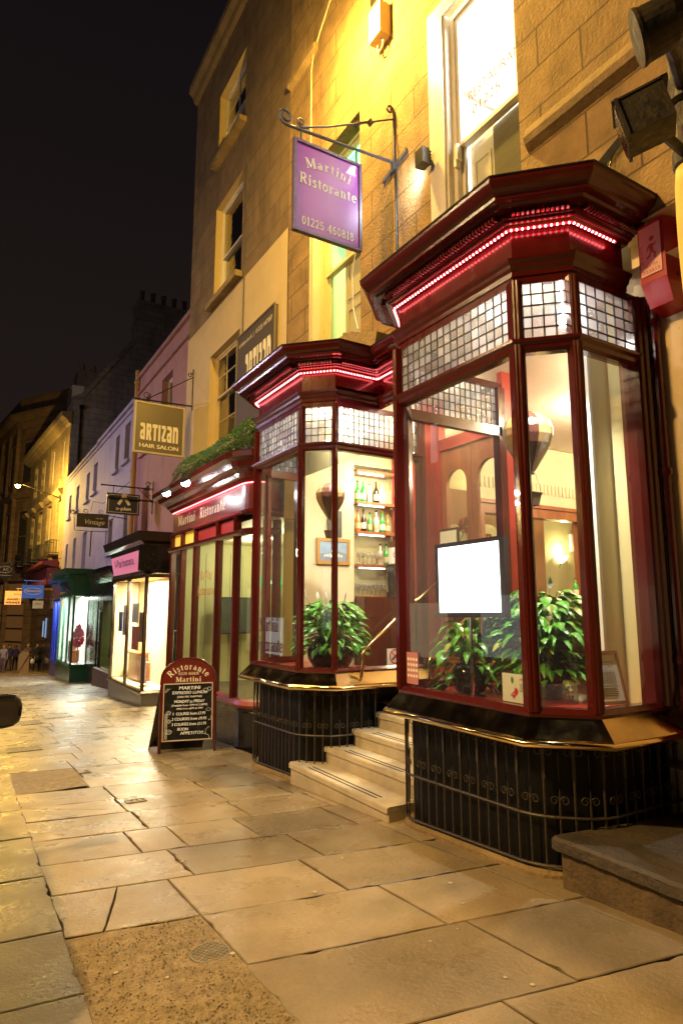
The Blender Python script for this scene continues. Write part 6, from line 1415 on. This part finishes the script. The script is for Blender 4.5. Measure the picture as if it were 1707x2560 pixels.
c = thing('hanging_coat', 'dark coat hanging in the narrow shop window', 'coat', (5.3, 25.3, 1.0))
m = MB(); m.lathe((5.3, 25.2, -.2), [(.30, 0), (.28, .3), (.2, .8), (.17, 1.0), (.2, 1.1), (.05, 1.25)], 14); m.tube([(5.3, 25.2, 1.05), (5.3, 25.2, 1.3), (5.3, 25.3, 1.4)], .02, 6); m.build('cloth', mat('coat_cloth', (.04,.015,.02), .8), c)
GRN = mat('dark_green_paint', (.02,.10,.045), .3, coat=.4); GRL = mat('green_shop_lining', (.80,.85,.78), .6)
t = shop('green_shopfront', 'dark green Victorian shopfront with a brightly lit white window', 4.48, 5.15, 30.5, 34.8, -.95, 0, 2.15, 2.3, 2.95, 3.35, GRN, GRN, 3, GRL, 520, (.95, 1, .92), .5)
m = MB()
for k in range(9): q = MB(); q.box(4.05, 30.6+.5*k, 2.98, 4.2, 30.75+.5*k, 3.1); q.build('bracket', GRN, t)
m.extr([(4.35, 30.45, 2.2), (4.1, 30.45, 2.95), (4.9, 30.45, 2.95), (5.2, 30.45, 2.2)], (0, .05, 0)); m.build('end_console', GRN, t)
m = MB(); m.box(4.33, 31.2, 2.4, 4.4, 34.3, 2.85); m.build('name_board', BLACK, t)
c = thing('dress_display', 'crimson ruffled garment on a stand in the lit green shop window', 'dress', (4.85, 31.3, -.8))
rf = random.Random(8); m = MB()
for k in range(260):
    th, ph_ = rf.uniform(0, 6.28), rf.uniform(-1, 1); q = V((4.85, 31.2, .35))+V((math.cos(th)*math.sqrt(1-ph_*ph_)*.17*(1.3-ph_*.4), math.sin(th)*math.sqrt(1-ph_*ph_)*.17, ph_*.46*rf.uniform(.7, 1.15))); e = V((rf.uniform(-1, 1), rf.uniform(-1, 1), rf.uniform(-1, 1))).normalized()*.09; f_ = e.cross(V((.3, .9, .2))).normalized()*.05
    m.add([q-e, q+f_, q+e, q-f_], [(0, 1, 2, 3)], 0, rf.random())
m.build('fabric', mat('crimson_fabric', (.70,.02,.07), .6, tone=.4), c); m = MB(); m.tube([(4.85, 31.2, -.85), (4.85, 31.2, .2)], .03, 8); m.lathe((4.85, 31.2, -.86), [(.2, 0), (.2, .03)], 14); m.build('stand', OAK, c)
m = MB(); m.box(4.7, 31.6, -.84, 5.0, 31.9, -.3); m.box(4.65, 32.3, -.84, 4.95, 32.6, 0.1); m.build('boxes', OAK, t)
BLU = mat('deep_blue_paint', (.015,.035,.22), .35, coat=.3)
t = shop('blue_shopfront', 'deep blue shopfront beyond the green one', 4.75, 5.3, 36.0, 39.5, -1.3, 0, 2.0, 2.15, 2.8, 3.2, BLU, BLU, 4, mat('blue_lining', (.18,.25,.75), .6), 260, (.6, .7, 1), .35, mat('tan_fascia', (.38,.17,.11), .6))
MAR = mat('maroon_awning', (.20,.03,.035), .6)
t = thing('maroon_shopfront', 'maroon shopfront under the iron balconies of the yellow house', 'shopfront', (5.1, 46, -2))
m = MB(); m.box(4.4, 41, 3.0, 5.1, 58, 4.0); m.extr([(5.0, 41, 4.0), (4.1, 41, 4.2), (4.1, 41, 4.4), (5.0, 41, 4.5)], (0, 17, 0)); m.build('fascia', MAR, t); m = MB(); m.box(4.9, 40.5, -3.4, 5.05, 58, 3.0); m.build('front', BLACK, t)
m = MB(); m.box(4.86, 43.9, -.2, 4.9, 44.02, 1.0); m.box(4.86, 45.3, -.2, 4.9, 45.4, .8); m.build('lit_strip', emat('blue_slit', (.20, .34, .62), .7), t)

# yellow stone house with balconies, turned a little towards the viewer
YB = thing('yellow_stone_house', 'lamp-lit yellow stone house with first floor balconies and tall windows', 'building', (PX, 40.4, 0), rz=R(3.6)); 
m = MB(); ws = [(1.2, 2.6), (4.4, 5.8), (7.6, 9.0), (10.6, 12.0), (13.6, 15.0)]
holes = [(a, b, 9.7, 12.2) for a, b in ws]+[(a, b, 4.9, 8.3) for a, b in ws]+[(-.3+.4, 16.0, -3, 4)]
wall_sheet(m, 0, 0, 16.5, -4, 13.3, holes, .3)
m.quad((0, 0, 13.3), (0, 16.5, 13.3), (3, 16.5, 15.5), (3, 0, 15.5)); m.build('wall', YEL, YB)
m = MB(); m.extr([(0, -.2, 12.7), (-.15, -.2, 12.75), (-.3, -.2, 13.0), (-.55, -.2, 13.15), (-.6, -.2, 13.4), (0, -.2, 13.5)], (0, 17, 0)); 
for k in range(40): m.box(-.32, .1+.42*k, 12.95, -.15, .28+.42*k, 13.08)
m.build('cornice', YEL, YB)
for a, b in ws:
    sash(YB, .18, a, b, 9.7, 12.2, 10.95, (1, 1), (1, 1), room=.8, sill=False, paint=WHITE, glass=mat('white_blind', (.6,.56,.48), .6)); sash(YB, .18, a, b, 4.9, 8.3, 6.8, (1, 1), (1, 1), room=.8, sill=False, paint=YPAINT)
    q = MB(); q.extr([(0, a-.25, 8.5), (-.1, a-.25, 8.5), (-.3, a-.25, 8.75), (-.3, a-.25, 8.85), (0, a-.25, 8.95)], (0, b-a+.5, 0)); q.build('window_hood', YEL, YB)
    q = MB(); q.box(-.55, a-.15, 4.72, 0, b+.15, 4.82)
    for z_ in (4.95, 5.7): q.tube([(0, a-.12, z_), (-.52, a-.12, z_), (-.52, b+.12, z_), (0, b+.12, z_)], .022, 5)
    for k in range(9): yy = a-.1+(b-a+.2)*k/8; q.tube([(-.52, yy, 4.85), (-.52, yy, 5.7)], .014, 4)
    for k in range(3): q.tube([(-.15-.15*k, a-.12, 4.85), (-.15-.15*k, a-.12, 5.7)], .014, 4)
    q.build('balcony', IRON, YB)
GB = thing('stone_gable_house', 'dark rubble stone gable end with a tall chimney stack and row of pots', 'building', (8, 40.4, 0))
m = MB(); pts = [(5.15, -3), (5.15, 14.2), (5.75, 14.5), (8.67, 18.8), (13.5, 18.8), (13.5, -3)]
m.extr([(x_, 40.35, z_) for x_, z_ in pts], (0, 6, 0)); m.build('wall', STONEX, GB)
m = MB(); m.box(8.66, 40.3, 17.5, 12.6, 41.6, 20.2); m.box(8.6, 40.25, 20.2, 12.7, 41.65, 20.4); m.box(8.7, 40.32, 20.4, 12.6, 41.6, 21.5); m.box(8.6, 40.2, 21.5, 12.75, 41.7, 21.75)
cs = m.build('chimney_stack', STONEX, GB)
for k in range(5): m = MB(); m.lathe((9.05+.72*k, 40.9, 21.75), [(.19, 0), (.15, .2), (.15, .8), (.19, .85), (.17, .95)], 12); m.build('chimney_pot', mat('terracotta', (.20,.10,.06), .8), cs)
m = MB(); m.extr([(5.15, 40.25, 14.2), (5.75, 40.25, 14.5), (8.67, 40.25, 18.8), (8.5, 40.25, 19.0), (5.6, 40.25, 14.75), (5.1, 40.25, 14.45)], (0, .7, 0)); m.build('coping', STONEX, GB)
m = MB(); m.tube([(5.63, 40.25, 3), (5.63, 40.25, 13.8)], .07, 8); m.box(5.5, 40.1, 13.7, 5.78, 40.35, 13.95); m.build('downpipe', BLACK, GB)
m = MB(); m.box(5.2, 41.5, 14.2, 5.9, 43.2, 15.6); dq = m.build('dormer', WHITE, GB); m = MB(); m.box(5.15, 41.7, 14.4, 5.2, 43.0, 15.4); m.build('pane', GLASSU, dq)
m = MB(); m.box(6.3, 48, 14, 8.2, 50, 19.0); m.lathe((6.7, 49, 19.0), [(.25, 0), (.2, .9)], 10); m.lathe((7.5, 49, 19.0), [(.25, 0), (.2, .9)], 10); m.build('rear_stack', STONEX, GB)

# far classical building closing the view
FB = thing('classical_corner_building', 'dark classical corner building with heavy cornice at the far left', 'building', (3.4, 56, -3))
FP = [(7.5, 49.5), (4.75, 53.9), (3.36, 56.4), (2.18, 65.4), (-.5, 88)]
m = MB(); m.sweep(FP, [(0, -6), (0, 17.2), (-2, 17.2), (-2, -6)]); m.build('wall', FAR, FB)
m = MB(); m.sweep(FP, [(0, 16.0), (.25, 16.1), (.35, 16.5), (.8, 16.7), (.9, 17.1), (0, 17.3)]); m.sweep(FP, [(0, 10.2), (.3, 10.3), (.35, 10.7), (0, 10.8)]); m.sweep(FP, [(-.3, 17.3), (.1, 17.3), (.1, 18.6), (-.3, 18.6)]); m.sweep(FP, [(0, 3.6), (.35, 3.7), (.4, 4.2), (0, 4.3)]); m.build('cornice', FAR, FB)
for a, b in zip(FP[1:-1], FP[2:]):
    a, b = V(a), V(b); d = (b-a); L_ = d.length; d.normalize(); n = V((-d.y, d.x)); k = max(1, int(L_/2.6))
    for i in range(k):
        for (z0_, z1_) in ((11.5, 14.8), (5.2, 9.2)):
            c = a+d*(L_*(i+.5)/k)+n*.02; m = MB(); m.obox((c.x, c.y, (z0_+z1_)/2), (d.x, d.y, 0), (n.x, n.y, 0), uz, .55, .03, (z1_-z0_)/2); wo_ = m.build('window', DARK, FB)
            m = MB()
            for (uu, vv, hu, hv) in ((0, (z1_-z0_)/2+.1, .75, .12), (0, -(z1_-z0_)/2-.1, .75, .12), (-.65, 0, .1, (z1_-z0_)/2), (.65, 0, .1, (z1_-z0_)/2), (0, 0, .55, .04)): q = c+d*uu; m.obox((q.x+n.x*.04, q.y+n.y*.04, (z0_+z1_)/2+vv), (d.x, d.y, 0), (n.x, n.y, 0), uz, hu, .08, hv)
            m.build('frame', FAR, wo_)
        for s_ in (i/k,):
            c = a+d*(L_*s_)+n*.1; m = MB(); m.obox((c.x, c.y, 10.2), (d.x, d.y, 0), (n.x, n.y, 0), uz, .28, .14, 5.9); m.build('pilaster', FAR, FB)
            c = a+d*(L_*s_)+n*.15; m = MB(); m.obox((c.x, c.y, 0), (d.x, d.y, 0), (n.x, n.y, 0), uz, .22, .16, 3.7); m.build('ground_pier', FAR, FB)
m = MB()
for z_ in (-1, 0, 1, 2): m.sweep(FP[1:], [(.02, z_), (.08, z_), (.08, z_+.12), (.02, z_+.12)])
m.build('glazing_bars', IRON, FB)
m = MB(); m.sweep(FP[1:], [(.0, -3.2), (.015, -3.2), (.015, 3.5), (0, 3.5)]); m.build('shop_glass', mat('dim_brown_glow', (.10,.045,.02), .3, emis=(.6,.26,.07), es=.09, noise=.5, nscale=.5), FB)
t = thing('red_banner', 'small red banner on the far classical building', 'banner', (2.9, 59, 5)); m = MB(); m.obox((2.75, 60, 5.2), (0, 1, 0), (1, 0, 0), uz, .8, .05, .55); m.build('cloth', mat('banner_red', (.35,.03,.02), .7), t)
# distant street lamp
street_lamp((2.55, 41.2, 8.75), (4.95, 41.8, 8.3), 'glowing sodium street lamp on the yellow stone house far down the street', 2600)

# second little board and walkers far down the pavement
t = thing('pavement_sign', 'small arched pavement sign among the distant walkers', 'sandwich board', (3.9, 44.6, gz(44.6)))
m = MB(); zb_ = gz(44.6); pts = [(3.55, zb_), (4.15, zb_)]+[(3.85+.30*math.cos(R(a)), zb_+1.15+.28*math.sin(R(a))) for a in range(0, 181, 15)]; m.extr([(x_, 44.6+0*z_, z_) for x_, z_ in pts], (0, .05, 0)); m.build('board', mat('tan_board', (.42,.28,.14), .6), t)
m = MB(); m.tube([(x_, 44.58, z_) for x_, z_ in [pts[0]]+pts[2:][::-1][::-1]], .02, 6); m.build('frame', BRASSR, t)
SKIN = mat('skin', (.42,.24,.16), .6)
def person(x_, y_, h_, hd, lab, top, trou, hair, stride=.2, arm=.1, skirt=False):
    """one continuous skinned figure; facing hd (radians, 0 = +y)"""
    z0_ = gz(y_)+.004; t = thing('person', lab, 'person', (x_, y_, z0_), 'people walking far down the pavement', rz=hd); k = h_/1.75; E_ = []; P_ = []; Rr = []
    def vtx(p, r, par=None):
        P_.append(tuple(c*k for c in p)); Rr.append(r*k); 
        if par is not None: E_.append((par, len(P_)-1))
        return len(P_)-1
    pel = vtx((0, 0, .95), .15); sp_ = vtx((0, .01, 1.12), .135, pel); ch_ = vtx((0, 0, 1.33), .165, sp_); nk = vtx((0, .01, 1.49), .06, ch_); hd1 = vtx((0, .02, 1.58), .085, nk); hd2 = vtx((0, .02, 1.68), .09, hd1)
    nose = vtx((0, .115, 1.60), .018, hd1)
    for s_ in (-1, 1):
        sh = vtx((s_*.17, 0, 1.41), .07, ch_); el = vtx((s_*.23, -.04+s_*arm*.5, 1.14), .05, sh); wr = vtx((s_*.22, .08+s_*arm, .92), .035, el); hn = vtx((s_*.215, .11+s_*arm, .84), .036, wr); vtx((s_*.21, .13+s_*arm, .78), .018, hn)
        hp_ = vtx((s_*.09, 0, .88), .10, pel); kn = vtx((s_*.10, .04-s_*stride*.5, .50), .068, hp_); an = vtx((s_*.10, -.03-s_*stride, .10), .042, kn); vtx((s_*.11, .12-s_*stride, .035), .035, an)
    me = bpy.data.meshes.new('figure'); me.from_pydata(P_, E_, []); o = bpy.data.objects.new('body', me); COL.objects.link(o); o.parent = t
    md = o.modifiers.new('skin', 'SKIN'); 
    for i, r_ in enumerate(Rr): me.skin_vertices[0].data[i].radius = (r_, r_*.8 if i in (0, 1, 2) else r_)
    me.skin_vertices[0].data[0].use_root = True; md.use_smooth_shade = True
    o.modifiers.new('sub', 'SUBSURF').levels = 2; o.modifiers['sub'].render_levels = 2
    dg = bpy.context.evaluated_depsgraph_get(); dg.update(); nm_ = bpy.data.meshes.new_from_object(o.evaluated_get(dg)); o.modifiers.clear(); o.data = nm_
    nm_.materials.clear()
    for q in (SKIN, top, trou, INK): nm_.materials.append(q)
    for p in nm_.polygons:
        c = p.center; z_ = c.z/k; armx = abs(c.x)/k > .185 and z_ < .92
        p.material_index = 0 if (z_ > 1.50 or armx) else (1 if z_ > .93 else (3 if z_ < .09 else 2)); p.use_smooth = True
    m = MB(); m.lathe((0, -.005*k, 1.58*k), [(.10*k, .0), (.108*k, .06*k), (.10*k, .13*k), (.06*k, .175*k), (.01, .19*k)], 14); 
    m.v = [(a, b if b < .06*k else .06*k, c) for a, b, c in m.v]; m.build('hair', hair, t, smooth=True)
    if skirt: m = MB(); m.lathe((0, 0, .55*k), [(.24*k, 0), (.2*k, .25*k), (.17*k, .45*k)], 16); m.build('coat', top, t, smooth=True)
NV = mat('navy_cloth', (.03,.035,.09), .8); GY = mat('mauve_cloth', (.16,.12,.18), .8); BR_ = mat('brown_cloth', (.12,.07,.05), .8); BK = mat('dark_cloth', (.02,.02,.03), .8); LV = mat('pale_lilac_cloth', (.32,.29,.42), .8); H1 = mat('dark_hair', (.03,.02,.015), .7); H2 = mat('fair_hair', (.25,.16,.08), .7)
person(2.85, 47, 1.75, 3.0, 'person in a pale lilac jacket at the left edge', LV, GY, H2, .15)
person(3.30, 49, 1.80, 3.3, 'person in navy left of the pavement sign', NV, BK, H1, .25)
person(4.30, 47.5, 1.78, 2.9, 'person in a brown jacket right of the pavement sign', BR_, NV, H2, .22)
person(4.72, 46.3, 1.82, 3.4, 'person in a long dark coat, rightmost of the walkers', BK, NV, H1, .12, .2, True)
person(3.80, 50.5, 1.70, 3.1, 'person in mauve behind the pavement sign', GY, BK, H2, .2)
t = thing('white_bag', 'small white carrier bag held by the rightmost walker', 'bag', (4.50, 46.2, -1.8)); m = MB(); m.lathe((4.48, 46.1, -1.95), [(.08, 0), (.13, .1), (.12, .25), (.03, .33)], 10); m.build('bag', PAPER, t)
